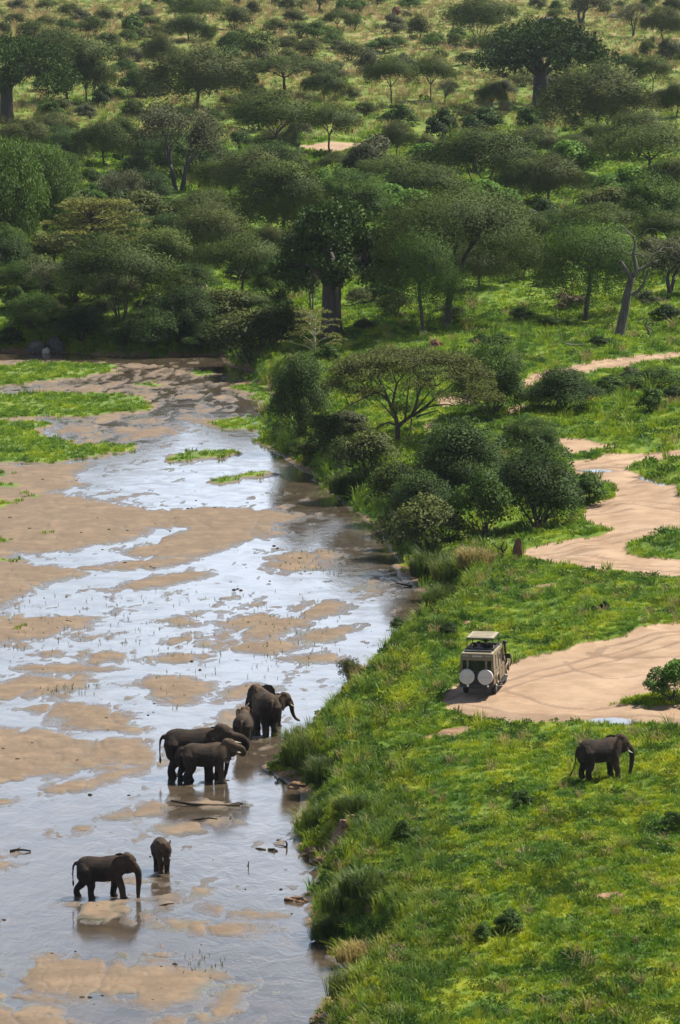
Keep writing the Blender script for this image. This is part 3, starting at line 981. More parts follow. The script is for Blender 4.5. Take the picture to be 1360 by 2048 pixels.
def acacia_mesh(seed, H, Rr, fork=.32, dome=.35, leaf=.22, n=9000, pads=30, thick=.10, stems=1, m=F_ACACIA, bark=M_BARK, trunk_r=.16, twigs=80, droop=.10, flatten=.35):
    rng = random.Random(seed); rs = np.random.RandomState(seed)
    T = Tubes()
    lean = Vector((rng.uniform(-.06, .06) * H, rng.uniform(-.06, .06) * H, 0))
    top = Vector((lean.x, lean.y, fork * H))
    if stems == 1:
        T.tube(curve_pts((0, 0, -.35), top, 4, rng, 0, .025), [trunk_r * 1.35, trunk_r * 1.05, trunk_r, trunk_r * .95, trunk_r * .85], 8)
    nl = rng.randint(4, 5)
    ends = []
    off = rng.random() * 6.28
    for k in range(nl):
        a = off + 6.283 * k / nl + rng.uniform(-.3, .3)
        rr = Rr * rng.uniform(.3, .48)
        e = Vector((top.x + rr * math.cos(a), top.y + rr * math.sin(a), H * (.66 + rng.uniform(-.06, .06) - dome * .2)))
        st = top if stems == 1 else Vector((rng.uniform(-.2, .2), rng.uniform(-.2, .2), -.3))
        T.tube(curve_pts(st, e, 5, rng, .05 if stems == 1 else .04, .035), [trunk_r * f for f in (.7, .58, .48, .4, .33, .26)], 6)
        ends.append(e)
    C = []; A = []; tone = []
    per = max(1, n // pads)
    cells = []
    for i in range(pads):
        q = (i + .5) / pads
        r = Rr * .92 * math.sqrt(q); a = i * 2.39996 + rng.uniform(-.35, .35)
        z = H * (.95 - dome * (r / Rr) ** 2 - rng.uniform(0, .17))
        r *= rng.uniform(.82, 1.12)
        if rng.random() < .17:
            continue
        c = Vector((top.x * .6 + r * math.cos(a), top.y * .6 + r * math.sin(a), z))
        e = min(ends, key=lambda q_: (q_ - c).length)
        T.tube(curve_pts(e, c - Vector((0, 0, thick * H * .4)), 4, rng, .06, .05), [trunk_r * f for f in (.24, .19, .14, .1, .06)], 4)
        pr = Rr * rng.uniform(.22, .36)
        th = thick * H * rng.uniform(.7, 1.3)
        m_ = int(per * (pr / (Rr * .29)) ** 2)
        rad = pr * np.sqrt(rs.rand(m_)); an = rs.rand(m_) * 6.283
        zz = rs.normal(0, .5, m_) * th - (rad / pr) ** 2 * th * .9 - (rs.rand(m_) ** 4) * droop * H
        P_ = np.stack([c.x + rad * np.cos(an), c.y + rad * np.sin(an), c.z + zz], 1)
        C.append(P_)
        ax = np.stack([np.cos(an) + rs.normal(0, .5, m_), np.sin(an) + rs.normal(0, .5, m_), rs.normal(0, flatten, m_)], 1)
        A.append(ax)
        tone.append(rng.uniform(.2, .6) + rs.uniform(-.10, .13, m_))
        for k in range(max(1, twigs // pads)):
            j = rs.randint(0, m_)
            T.tube([c - Vector((0, 0, th * .5)), Vector(P_[j])], [.022, .010], 3)
    C = np.concatenate(C); A = np.concatenate(A); tone = np.concatenate(tone)
    B = np.stack([C[:, 0] / Rr * .9, C[:, 1] / Rr * .9, np.clip((C[:, 2] / H - .55) * 3, -.3, 1.2)], 1) + np.array([0, 0, .25])
    return T.mesh('trunk', bark), leaf_mesh('crown', C, A, leaf * 1.5, leaf * .55, tone, m, rs, B * 1.6, .6)

def bush_mesh(seed, H, Rr, n=5000, leaf=.14, lobes=12, m=F_GREEN, bark=M_BARK, base=.0, fill=.55, stems=5, gap=0.0, up=0.0, trunk_r=.05, squash=.85):
    rng = random.Random(seed); rs = np.random.RandomState(seed)
    T = Tubes()
    C = []; A = []; tone = []; UU_ = []
    for i in range(lobes):
        q = (i + .5) / lobes
        a = i * 2.39996 + rng.uniform(-.4, .4)
        el = math.asin(min(.98, rng.random() ** .8)) if i else 1.4
        lr = rng.uniform(.17, .42)
        rr = (1 - lr * .9) * rng.uniform(.72, 1.2)
        c = Vector((Rr * rr * math.cos(a) * math.cos(el) * rng.uniform(.6, 1), Rr * rr * math.sin(a) * math.cos(el) * rng.uniform(.6, 1), H * (base + (1 - base) * (.22 + .56 * math.sin(el)) * rng.uniform(.70, 1.16))))
        k = int(n / lobes * (lr / .30) ** 2)
        u = rs.normal(size=(k, 3)); u /= np.linalg.norm(u, axis=1, keepdims=True)
        u[:, 2] = np.where(rs.rand(k) < .75, np.abs(u[:, 2]), u[:, 2])
        rad = lr * (1 - fill * rs.rand(k) ** 2) * (1 + .25 * (fbm(u[:, 0] * 2.5 + i * 7, u[:, 1] * 2.5 + u[:, 2] * 3, seed, 2)))
        P_ = np.stack([c.x + u[:, 0] * rad * Rr, c.y + u[:, 1] * rad * Rr, c.z + u[:, 2] * rad * H * squash * (1 - base)], 1)
        ok = P_[:, 2] > .02
        if gap:
            ok &= rs.rand(k) > gap * (vnoise(P_[:, 0] * 2.2 / Rr * 3, P_[:, 2] * 2.2 / H * 3 + i, seed) > .5)
        P_ = P_[ok]; u = u[ok]
        C.append(P_)
        A.append(rs.normal(0, .8, u.shape) + np.array([0, 0, up])); UU_.append(u * 1.0 + np.array([0, 0, .5]))
        tone.append(rng.uniform(.05, .72) + rs.uniform(-.07, .10, len(P_)))
        for q_ in range(2 if i < stems * 2 else 0):
            e_ = Vector(P_[rs.randint(0, len(P_))]) if len(P_) else c
            T.tube([c, c + (e_ - c) * 1.25], [trunk_r * .22, trunk_r * .1], 3)
        if i < stems * 2:
            T.tube(curve_pts((rng.uniform(-.1, .1) * Rr, rng.uniform(-.1, .1) * Rr, -.15), c, 4, rng, .03, .05), [trunk_r * f for f in (1, .85, .65, .45, .25)], 5)
    C = np.concatenate(C); A = np.concatenate(A); tone = np.concatenate(tone)
    return T.mesh('stems', bark), leaf_mesh('foliage', C, A, leaf * 1.25, leaf * .75, tone, m, rs, np.concatenate(UU_), .66)

def baobab_mesh(seed, H, Rr, trunk_r=1.1, n=22000, leaf=.27, m=F_DARK, side=1, low=.36):
    rng = random.Random(seed); rs = np.random.RandomState(seed)
    T = Tubes()
    # fluted bottle trunk
    nr = 14; base = 0
    prof = [(-.3, 1.28), (.02, 1.2), (.10, 1.02), (.2, .96), (.3, .94), (.38, .86), (.44, .66), (.5, .4)]
    for j, (z, f) in enumerate(prof):
        for k in range(nr):
            a = 6.283 * k / nr
            rr = trunk_r * f * (1 + .10 * math.sin(a * 5 + seed) + rng.uniform(-.04, .04))
            T.V.append(Vector((rr * math.cos(a), rr * math.sin(a), (z if j == 0 else z * H))))
    for j in range(len(prof) - 1):
        for k in range(nr):
            T.F.append((j * nr + k, j * nr + (k + 1) % nr, (j + 1) * nr + (k + 1) % nr, (j + 1) * nr + k))
    C = []; A = []; tone = []
    nl = 9
    lobes = []; BB = []
    for k in range(nl):
        a = 6.283 * k / nl + rng.uniform(-.25, .25)
        rr = Rr * rng.uniform(.5, .72)
        e = Vector((rr * math.cos(a) * 1.0, rr * math.sin(a), H * rng.uniform(.50, .74)))
        T.tube(curve_pts((.3 * trunk_r * math.cos(a), .3 * trunk_r * math.sin(a), H * rng.uniform(.33, .42)), e, 5, rng, .05, .04), [trunk_r * f for f in (.42, .34, .27, .2, .15, .1)], 7)
        for s in range(5):
            b = a + rng.uniform(-.6, .6)
            r2 = Rr * rng.uniform(.55, .93)
            z = H * (.92 - .50 * (r2 / Rr) ** 2 + rng.uniform(-.15, .05))
            c = Vector((r2 * math.cos(b), r2 * math.sin(b), max(z, low * H)))
            T.tube(curve_pts(e, c, 3, rng, .05, .06), [trunk_r * f for f in (.1, .07, .05, .03)], 4)
            lobes.append((c, rng.uniform(.15, .25)))
    for i in range(16):
        a = i * 2.4; r2 = Rr * .5 * math.sqrt(i / 16)
        lobes.append((Vector((r2 * math.cos(a), r2 * math.sin(a), H * rng.uniform(.72, .9))), rng.uniform(.16, .25)))
    for c, lr in lobes:
        k = int(n / len(lobes) * (lr / .2) ** 2)
        u = rs.normal(size=(k, 3)); u /= np.linalg.norm(u, axis=1, keepdims=True)
        rad = lr * Rr * (1 - .6 * rs.rand(k) ** 2)
        P_ = np.stack([c.x + u[:, 0] * rad, c.y + u[:, 1] * rad, c.z + u[:, 2] * rad * .62], 1)
        # leaves gathered in rosettes
        q = P_[rs.randint(0, max(1, k // 9), k)]
        P_ = q + rs.normal(0, leaf * .9, P_.shape)
        C.append(P_); A.append(u * .4 + rs.normal(0, .7, u.shape) + np.array([0, 0, -.15]))
        tone.append(rng.uniform(.05, .6) + rs.uniform(-.1, .2, k))
        BB.append(u + np.array([0, 0, .5]))
    return T.mesh('trunk', M_BAOBAB), leaf_mesh('crown', np.concatenate(C), np.concatenate(A), leaf * 1.3, leaf * .8, np.concatenate(tone), m, rs, np.concatenate(BB), .5)

def sparse_mesh(seed, H, Rr, n=5000, leaf=.2, m=F_GREY, bark=M_BARKG, stems=2, trunk_r=.2):
    """loose grey-green tree: rising limbs, many twigs, thin leaf"""
    rng = random.Random(seed); rs = np.random.RandomState(seed)
    T = Tubes(); tips = []
    for s in range(stems):
        a0 = s * 3.1 + rng.random()
        b0 = Vector((.25 * math.cos(a0), .25 * math.sin(a0), -.3))
        f = Vector((.16 * Rr * math.cos(a0), .16 * Rr * math.sin(a0), H * rng.uniform(.26, .36)))
        T.tube(curve_pts(b0, f, 4, rng, 0, .03), [trunk_r * q for q in (1.3, 1.1, 1, .92, .85)], 7)
        for k in range(6):
            a = a0 + rng.uniform(-1.9, 1.9); r = Rr * rng.uniform(.25, .62)
            e = Vector((r * math.cos(a), r * math.sin(a), H * rng.uniform(.5, .85)))
            T.tube(curve_pts(f, e, 5, rng, .04, .05), [trunk_r * q for q in (.55, .45, .36, .28, .2, .14)], 5)
            for j in range(5):
                b = a + rng.uniform(-.9, .9); r2 = min(Rr, r + Rr * rng.uniform(.05, .5))
                t = Vector((r2 * math.cos(b), r2 * math.sin(b), min(H * math.sqrt(max(.08, 1.02 - (r2 / Rr) ** 2 * .75)), e.z + H * rng.uniform(-.15, .28))))
                T.tube(curve_pts(e, t, 3, rng, .03, .06), [trunk_r * q for q in (.13, .1, .07, .04)], 4)
                tips.append((e, t))
    C = []; A = []; tone = []
    per = n // len(tips)
    for e, t in tips:
        q = rs.rand(per)[:, None] ** .6
        P_ = np.array(e) * (1 - q) + np.array(t) * q + rs.normal(0, .085 * Rr, (per, 3))
        C.append(P_); A.append(rs.normal(0, 1, (per, 3)) + np.array(t - e)[None] * .5)
        tone.append(rng.uniform(.2, .5) + rs.uniform(-.2, .35, per))
    return T.mesh('trunk', bark), leaf_mesh('crown', np.concatenate(C), np.concatenate(A), leaf * 1.3, leaf * .55, np.concatenate(tone), m, rs)

def weeping_mesh(seed, H, Rr, n=30000, leaf=.15, m=F_GREEN):
    rng = random.Random(seed); rs = np.random.RandomState(seed)
    T = Tubes()
    T.tube(curve_pts((0, 0, -.3), (.2, 0, H * .8), 6, rng, 0, .015), [.34, .3, .27, .23, .19, .14, .09], 8)
    C = []; A = []; tone = []
    lobes = 34
    for i in range(lobes):
        q = (i + .5) / lobes
        z = H * (.22 + .72 * q); env = math.sqrt(max(.05, 1 - ((q - .42) / .62) ** 2))
        a = i * 2.4 + rng.uniform(-.3, .3); r = Rr * env * rng.uniform(.25, .86)
        c = Vector((r * math.cos(a), r * math.sin(a), z))
        T.tube(curve_pts((.1, 0, z * .82), c, 3, rng, .1, .04), [.1, .08, .05, .03], 4)
        k = n // lobes
        u = rs.normal(size=(k, 3)); u /= np.linalg.norm(u, axis=1, keepdims=True)
        rad = (1 - .5 * rs.rand(k) ** 2)
        P_ = np.stack([c.x + u[:, 0] * rad * Rr * .30, c.y + u[:, 1] * rad * Rr * .30, c.z + u[:, 2] * rad * H * .10 - rs.rand(k) ** 2 * H * .12], 1)
        C.append(P_); A.append(rs.normal(0, .35, (k, 3)) + np.array([0, 0, -1.0]))
        tone.append(rng.uniform(.2, .55) + rs.uniform(-.2, .3, k))
    return T.mesh('trunk', M_BARK), leaf_mesh('crown', np.concatenate(C), np.concatenate(A), leaf * 1.9, leaf * .5, np.concatenate(tone), m, rs)

def tiered_mesh(seed, H, Rr, n=9000, leaf=.22, m=F_YELL, bark=M_BARK, tiers=7, pale=False):
    rng = random.Random(seed); rs = np.random.RandomState(seed)
    T = Tubes()
    tr = .10 if pale else .22
    T.tube(curve_pts((0, 0, -.3), (.02 * H, 0, H * .8), 5, rng, 0, .02), [tr * f for f in (1.3, 1.1, .9, .7, .5, .3)], 7)
    C = []; A = []; tone = []
    tot = 0; specs = []
    for t in range(tiers):
        q = t / (tiers - 1)
        z = H * (.34 + .62 * q)
        for k in range(6 if not pale else 5):
            a = t * 1.1 + k * 6.283 / (6 if not pale else 5) + rng.uniform(-.3, .3)
            rr = Rr * (1 - .55 * q ** 2) * rng.uniform(.45, .95)
            specs.append((z + rng.uniform(-.03, .03) * H + .05 * H * (rr / Rr), a, rr))
    for z, a, rr in specs:
        c = Vector((rr * math.cos(a), rr * math.sin(a), z))
        T.tube(curve_pts((.01 * H, 0, max(.2 * H, z - .22 * H)), c, 4, rng, .05, .03), [tr * f for f in (.42, .34, .25, .17, .08)], 5)
        k = n // len(specs)
        pr = Rr * (.30 if not pale else .26)
        rad = pr * np.sqrt(rs.rand(k)); an = rs.rand(k) * 6.283
        P_ = np.stack([c.x + rad * np.cos(an), c.y + rad * np.sin(an), c.z + rs.normal(0, .012, k) * H - (rad / pr) ** 2 * .025 * H], 1)
        C.append(P_); A.append(np.stack([np.cos(an), np.sin(an), rs.normal(0, .2, k)], 1) + rs.normal(0, .4, (k, 3)))
        tone.append(rng.uniform(.25, .6) + rs.uniform(-.2, .3, k))
    return T.mesh('trunk', bark), leaf_mesh('crown', np.concatenate(C), np.concatenate(A), leaf * 1.5, leaf * .5, np.concatenate(tone), m, rs)

# prototypes: kind -> list of (trunk mesh, crown mesh, width, height)
PROTO = {}
def proto(kind, maker, W, H):
    t, c = maker
    V = np.empty(len(c.vertices) * 3, np.float32)
    c.vertices.foreach_get('co', V)
    V = V.reshape(-1, 3)
    lo = np.percentile(V, 1, axis=0); hi = np.percentile(V, 99, axis=0)
    PROTO.setdefault(kind, []).append((t, c, (hi[0] - lo[0] + hi[1] - lo[1]) / 2, hi[2]))
for i in range(4):
    proto('flat', acacia_mesh(10 + i, 8.5, 6, .34 + .03 * (i % 3), .30, .20, 22000, 36, .085, m=F_ACACIA), 12, 8.5)
for i in range(4):
    proto('dome', acacia_mesh(20 + i, 7, 5, .24, .55, .185, 23000, 42, .11, m=(F_ACACIA if i % 2 else F_OLIVE), droop=.14), 10, 7)
for i in range(2):
    proto('multi', acacia_mesh(30 + i, 8.5, 6, .3, .38, .20, 22000, 38, .10, stems=6, m=F_ACACIA, trunk_r=.15), 12, 8.5)
proto('grand', acacia_mesh(15, 9.5, 6.2, .36, .34, .125, 62000, 46, .085, m=F_ACACIA, trunk_r=.26), 12, 9.5)
proto('fineloose', acacia_mesh(37, 8, 5, .45, .5, .12, 36000, 44, .12, m=F_GREEN, trunk_r=.2, droop=.2, flatten=.6), 10, 8)
proto('baobab', baobab_mesh(41, 12.5, 10, 1.0), 20, 12.5)
proto('baobab', baobab_mesh(42, 12, 5.2, .85, 18000, .24, low=.34), 10, 12)
for i in range(2):
    proto('sparse', sparse_mesh(50 + i, 8, 4.5, 9000, .19), 9, 8)
proto('weeping', weeping_mesh(60, 11, 3.8), 8, 11)
proto('tiered', tiered_mesh(61, 7, 4.5), 9, 7)
for i, mm in enumerate((F_DARK, F_GREEN, F_DARK)):
    proto('thicket', bush_mesh(70 + i, 5, 3.2, 34000, .10, 40, mm, trunk_r=.08, gap=.3), 6.4, 5)
for i, mm in enumerate((F_BRIGHT, F_BRIGHT)):
    proto('bright', bush_mesh(75 + i, 4, 2.6, 7000, .2, 13, mm, gap=.35), 5, 4)
for i, mm in enumerate((F_OLIVE, F_GREY, F_OLIVE, F_GREEN, F_ACACIA)):
    proto('shrub', bush_mesh(80 + i, 2.4, 2.0, 6000, .11, 18, mm, gap=.3, trunk_r=.04), 4, 2.4)
for i, mm in enumerate((F_DARK, F_GREEN)):
    proto('leafy', bush_mesh(90 + i, 2.6, 1.8, 5000, .15, 16, mm, gap=.4, trunk_r=.04), 3.6, 2.6)
proto('drybush', bush_mesh(95, 1.6, 1.8, 2600, .13, 9, F_BROWN, gap=.3), 3.6, 1.6)
def clump_mesh(seed, m):
    rng = random.Random(seed)
    V = []; F = []
    for k in range(26):
        a = rng.random() * 6.283; r = 1.05 * math.sqrt(rng.random())
        v, f = blades(rng, 34, .24, .5, 1.25 * (1 - .35 * r * r), .045, .95)
        b = len(V)
        V += [(x + r * math.cos(a), y + r * math.sin(a), z) for x, y, z in v]
        F += [tuple(i + b for i in q) for q in f]
    me = bpy.data.meshes.new('blades')
    me.from_pydata(V, [], F)
    me.materials.append(m)
    return Tubes().mesh('stems', M_BARK), me
proto('longgrass', clump_mesh(97, M_CLUMP), 2.6, 1.3)
proto('longgrass', clump_mesh(98, M_STRAW), 2.6, 1.3)
NAMES = dict(grand='acacia_tree', fineloose='acacia_tree', flat='acacia_tree', dome='acacia_tree', multi='acacia_tree', loose='acacia_tree', baobab='baobab_tree', sparse='grey_tree', weeping='drooping_tree',
             tiered='tiered_acacia_tree', thicket='thicket_bush', bright='bright_bush', shrub='shrub', leafy='leafy_bush', drybush='dry_bush', longgrass='long_grass_clump')
TREE_KINDS = ('grand', 'fineloose', 'flat', 'dome', 'multi', 'loose', 'baobab', 'sparse', 'weeping', 'tiered')
_rot = random.Random(77)

def plant(kind, px, py, wpx, hpx, label, v=0, group=None, rz=None, cat=None, sink=.0):
    p = P(px, py)
    # stand it on the built ground mesh
    p.z = gz(p.x, p.y) - sink
    t, c, W, Hh = PROTO[kind][v % len(PROTO[kind])]
    s = PXM(p)
    sx = wpx / s / W * 1.06; sz = hpx / s / Hh * (.72 if kind == 'longgrass' else 1.03)
    root = thing(NAMES[kind], label, cat or ('tree' if kind in TREE_KINDS else 'grass clump' if kind == 'longgrass' else 'bush'), p, _rot.uniform(0, 6.28) if rz is None else rz, group, (sx, sx, sz))
    tree = kind in TREE_KINDS
    if len(t.vertices):
        part('trunk' if tree else 'stems', t, root)
    part('crown' if tree else 'blades' if kind == 'longgrass' else 'foliage', c, root)
    return root

FAR = 'trees and bushes on the far slope'
MIDG = 'trees in the belt beyond the river'
BANKG = 'bushes along the river bank'
TREES = [
 # kind, base px, base py, width, height, variant, label
 ('baobab', 14, 246, 225, 165, 0, 'big dark baobab cut by the left edge of the photo, above the drooping trees', FAR),
 ('flat', 133, 205, 170, 138, 0, 'tall acacia on a thin straight trunk right of the left-edge baobab', FAR),
 ('dome', 174, 204, 105, 90, 1, 'smaller acacia beneath the right side of the tall thin-trunked acacia', FAR),
 ('leafy', 207, 213, 42, 42, 0, 'small dense dark bush on open grass right of the tall thin-trunked acacia', FAR),
 ('dome', 393, 218, 195, 122, 0, 'wide hazy-crowned acacia with a forked dark trunk standing on open green grass', FAR),
 ('dome', 322, 142, 66, 72, 2, 'narrow olive tree behind the wide acacia with the forked dark trunk', FAR),
 ('dome', 378, 82, 95, 52, 3, 'dome-shaped bush tree below the dark flat grove at the upper left', FAR),
 ('multi', 398, 56, 120, 62, 0, 'dark flat-crowned tree at the upper left touching the top edge', FAR),
 ('flat', 675, 69, 60, 50, 1, 'small round-headed acacia alone on straw grass near the top edge', FAR),
 ('sparse', 640, 26, 60, 46, 0, 'bare-limbed tree at the top edge above the small round-headed acacia', FAR),
 ('flat', 568, 192, 175, 78, 2, 'wide low acacia spreading over a domed bush in the middle of the far slope', FAR),
 ('dome', 648, 202, 88, 54, 1, 'domed dark bush tucked under the wide low acacia of the far slope', FAR),
 ('flat', 784, 213, 105, 98, 3, 'left tree of a pair of acacias on bright open grass', FAR),
 ('flat', 861, 204, 85, 90, 0, 'right tree of a pair of acacias on bright open grass', FAR),
 ('sparse', 889, 216, 36, 54, 1, 'tiny grey tree right beside the acacia pair on the open grass', FAR),
 ('flat', 552, 324, 172, 136, 1, 'thick-trunked acacia left of the pale far track', MIDG),
 ('dome', 520, 262, 110, 78, 0, 'rounded acacia crown behind the thick-trunked acacia near the far track', MIDG),
 ('flat', 658, 309, 140, 98, 3, 'acacia with a Y-forked trunk standing before the pale far track', MIDG),
 ('sparse', 594, 318, 55, 72, 0, 'thin little tree between the two acacias at the pale far track', MIDG),
 ('dome', 793, 316, 74, 72, 2, 'round tree right of the pale far track', MIDG),
 ('leafy', 800, 252, 62, 42, 1, 'leafy dark bush above the round tree right of the pale far track', MIDG),
 ('leafy', 884, 280, 58, 60, 0, 'small dark leafy tree on the grass right of the far track', MIDG),
 ('shrub', 738, 356, 105, 80, 1, 'pale grey-green bush below the right end of the far track', MIDG),
 ('bright', 640, 386, 62, 46, 0, 'lime-green bush below the acacia with the Y-forked trunk', MIDG),
 ('multi', 958, 92, 140, 98, 1, 'big round acacia fanning from several stems at the top edge', FAR),
 ('sparse', 1160, 50, 105, 70, 1, 'grey open-crowned tree at the top edge above the fallen dead trunk', FAR),
 ('sparse', 1266, 73, 56, 66, 0, 'thin grey tree on straw grass at the upper right', FAR),
 ('dome', 1327, 82, 90, 66, 2, 'dark twin-trunked acacia in the upper right corner', FAR),
 ('flat', 1030, 152, 180, 88, 2, 'spreading low-branched acacia on the left flank of the great baobab', FAR),
 ('baobab', 1081, 217, 255, 168, 0, 'great dark green baobab with a stout straight trunk on the far slope', FAR),
 ('dome', 1190, 272, 200, 138, 0, 'huge domed acacia in front of the great baobab', FAR),
 ('flat', 1306, 192, 84, 78, 3, 'slim acacia right of the great baobab', FAR),
 ('dome', 985, 220, 60, 52, 1, 'grey-green dome tree left of the great baobab trunk', FAR),
 ('leafy', 965, 266, 74, 48, 0, 'dark leafy bush in the shade below the great baobab', FAR),
 ('leafy', 1056, 262, 40, 46, 1, 'small dark bush right below the great baobab trunk', FAR),
 ('dome', 1352, 234, 70, 66, 3, 'dark acacia crown at the right edge beside the slim acacia', FAR),
 ('dome', 1275, 318, 150, 92, 2, 'pale green domed acacia at the right, behind the broad flat one', MIDG),
 ('flat', 1300, 362, 205, 108, 0, 'broad flat acacia at the right edge of the middle belt', MIDG),
 ('dome', 1196, 306, 64, 58, 1, 'small round grey-green tree left of the broad flat acacia', MIDG),
 ('multi', 968, 392, 222, 130, 0, 'flat-topped acacia fanning out on many thin dark stems', MIDG),
 ('dome', 1040, 405, 110, 84, 1, 'low acacia leaning at the right foot of the many-stemmed one', MIDG),
 ('dome', 1095, 410, 140, 96, 0, 'wide soft-domed acacia between the many-stemmed one and the bright tree', MIDG),
 ('thicket', 1305, 462, 120, 106, 1, 'round bright leafy tree with a dark shaded base at the right', MIDG),
 ('flat', 1205, 500, 165, 90, 1, 'low flat acacia left of the round bright leafy tree', MIDG),
 ('dome', 45, 312, 130, 72, 2, 'wide dark acacia beneath the left-edge baobab', FAR),
 ('dome', 100, 278, 95, 50, 0, 'low domed tree right of the wide dark acacia under the left-edge baobab', FAR),
 ('dome', 208, 332, 112, 88, 1, 'egg-shaped acacia left of the tall grey tree', MIDG),
 ('dome', 245, 318, 70, 80, 3, 'slim acacia touching the right side of the egg-shaped one', MIDG),
 ('sparse', 358, 384, 170, 168, 0, 'tall grey loose-crowned tree with a twin trunk above a green clearing', MIDG),
 ('thicket', 112, 348, 88, 44, 1, 'low rounded green bush behind the drooping trees', MIDG),
 ('weeping', 6, 505, 165, 215, 0, 'tall drooping tree at the left edge, its trunk in view', MIDG),
 ('weeping', 92, 470, 110, 172, 0, 'second drooping tree, right of the left-edge one', MIDG),
 ('sparse', 252, 428, 96, 82, 1, 'soft grey-green tree above the yellowish tiered acacia', MIDG),
 ('bright', 206, 418, 62, 50, 1, 'pale bright leafy bush left of the soft grey-green tree', MIDG),
 ('tiered', 186, 540, 192, 138, 0, 'tiered acacia with yellowish flat leaf layers on the left', MIDG),
 ('dome', 432, 393, 96, 68, 1, 'dark rounded tree right of the green clearing', MIDG),
 ('dome', 425, 530, 170, 116, 0, 'fan-crowned acacia between the tiered acacia and the middle baobab', MIDG),
 ('dome', 400, 462, 150, 74, 2, 'pale grey dome behind the fan-crowned acacia', MIDG),
 ('dome', 560, 480, 190, 150, 3, 'large dark acacia thicket crown above the middle baobab', MIDG),
 ('dome', 500, 402, 140, 100, 0, 'rounded acacia below the thick-trunked one', MIDG),
 ('flat', 800, 392, 165, 78, 2, 'sloping flat acacia above the large umbrella acacia', MIDG),
 ('dome', 862, 420, 155, 84, 1, 'rounded dark acacia in front of the sloping flat one', MIDG),
 ('thicket', 700, 440, 150, 90, 1, 'hazy green thicket left of the large umbrella acacia', MIDG),
 ('multi', 240, 645, 215, 165, 1, 'big feathery acacia on several dark stems above the far bank', MIDG),
 ('sparse', 86, 608, 84, 78, 1, 'thin grey tree left of the big feathery acacia above the far bank', MIDG),
 ('thicket', 66, 655, 100, 66, 1, 'dense green bush over the rocks at the far bank', MIDG),
 ('flat', 485, 600, 165, 128, 1, 'acacia stretching a low limb towards the middle baobab', MIDG),
 ('baobab', 662, 674, 215, 258, 1, 'middle baobab with a massive dark trunk right beside the far bank', MIDG),
 ('sparse', 622, 625, 60, 110, 0, 'slim tree close behind the middle baobab, left of its trunk', MIDG),
 ('thicket', 555, 596, 92, 68, 1, 'leafy green bush left of the middle baobab trunk', MIDG),
 ('fineloose', 846, 671, 150, 198, 0, 'loose-crowned tree in front of the large umbrella acacia', MIDG),
 ('grand', 890, 652, 312, 262, 2, 'large spreading umbrella acacia on a dark trunk beyond the meadow', MIDG),
 ('fineloose', 1172, 641, 205, 190, 1, 'loose green acacia between the umbrella acacia and the dead tree', MIDG),
 ('sparse', 1338, 590, 140, 112, 1, 'thin-stemmed grey acacia behind the dead tree at the right edge', MIDG),
 ('dome', 958, 578, 140, 84, 2, 'soft grey bush tree behind the trunk of the large umbrella acacia', MIDG),
 ('dome', 1045, 560, 110, 70, 0, 'low dark tree in the shade left of the loose green acacia', MIDG),
 ('drybush', 1137, 622, 62, 34, 0, 'brown leafless bush left of the loose green acacia trunk', MIDG),
 ('shrub', 790, 632, 70, 44, 4, 'dark bush in tree shade left of the loose-crowned tree', MIDG),
 ('dome', 330, 560, 150, 100, 3, 'dark acacia between the big feathery acacia and the fan-crowned one', MIDG),
 ('thicket', 150, 605, 120, 80, 0, 'dark undergrowth bush left of the big feathery acacia stems', MIDG),
 ('thicket', 20, 560, 110, 80, 0, 'dark bush at the left edge under the drooping tree', MIDG),
 ('thicket', 370, 652, 110, 76, 0, 'dark shaded bush below the two pale boulders', MIDG),
 ('shrub', 440, 640, 110, 60, 0, 'olive bush on the far bank right of the pale boulders', MIDG),
 ('thicket', 165, 680, 130, 64, 0, 'dark overhanging bush on the far bank right of the rocks', MIDG),
 ('thicket', 300, 690, 110, 70, 2, 'dark overhanging bush in the middle of the far bank', MIDG),
 ('thicket', 400, 705, 90, 60, 0, 'dark bush at the waterline left of the grey willow-like thicket', MIDG),
 ('shrub', 505, 720, 150, 96, 0, 'grey-green thicket hanging over the shaded bank where the river bends', MIDG),
 ('shrub', 560, 690, 120, 80, 2, 'olive scrub left of the pale sapling', MIDG),
 # near side
 ('thicket', 985, 830, 130, 138, 1, 'tall grey-green bush right of the big lone acacia', BANKG),
 ('thicket', 1122, 824, 142, 84, 0, 'broad dark bush on the meadow below the pale upper track', BANKG),
 ('leafy', 1222, 784, 60, 32, 1, 'small bush right of the broad dark meadow bush', BANKG),
 ('shrub', 1312, 776, 110, 38, 3, 'low green mound bush below the upper track at the right edge', BANKG),
 ('leafy', 1300, 824, 42, 46, 1, 'tiny tree alone on the grass below the mound bush', BANKG),
 ('thicket', 600, 870, 112, 150, 0, 'tall dark bush at the inner bend of the river bank', BANKG),
 ('leafy', 655, 725, 46, 34, 1, 'bright little leafy bush at the foot of the pale sapling', BANKG),
 ('shrub', 650, 900, 95, 70, 4, 'dark shrub left below the big lone acacia', BANKG),
 ('shrub', 700, 868, 90, 44, 1, 'brownish bush touching the low left limb of the big lone acacia', BANKG),
 ('shrub', 735, 950, 120, 84, 0, 'olive bush mound on the bank below the big lone acacia', BANKG),
 ('thicket', 920, 1000, 180, 150, 0, 'largest dark thicket on the bank, right below the big lone acacia', BANKG),
 ('thicket', 1080, 1056, 150, 155, 2, 'dark rounded bush with sunlit leaves beside the bend of the track', BANKG),
 ('thicket', 1060, 918, 120, 80, 1, 'grey bush on the meadow edge behind the rounded bush', BANKG),
 ('leafy', 1178, 1005, 76, 56, 1, 'bush at the edge of the wide track right of the rounded bush', BANKG),
 ('shrub', 968, 1075, 110, 130, 3, 'grey-green upright shrub between the thicket and the rounded bush', BANKG),
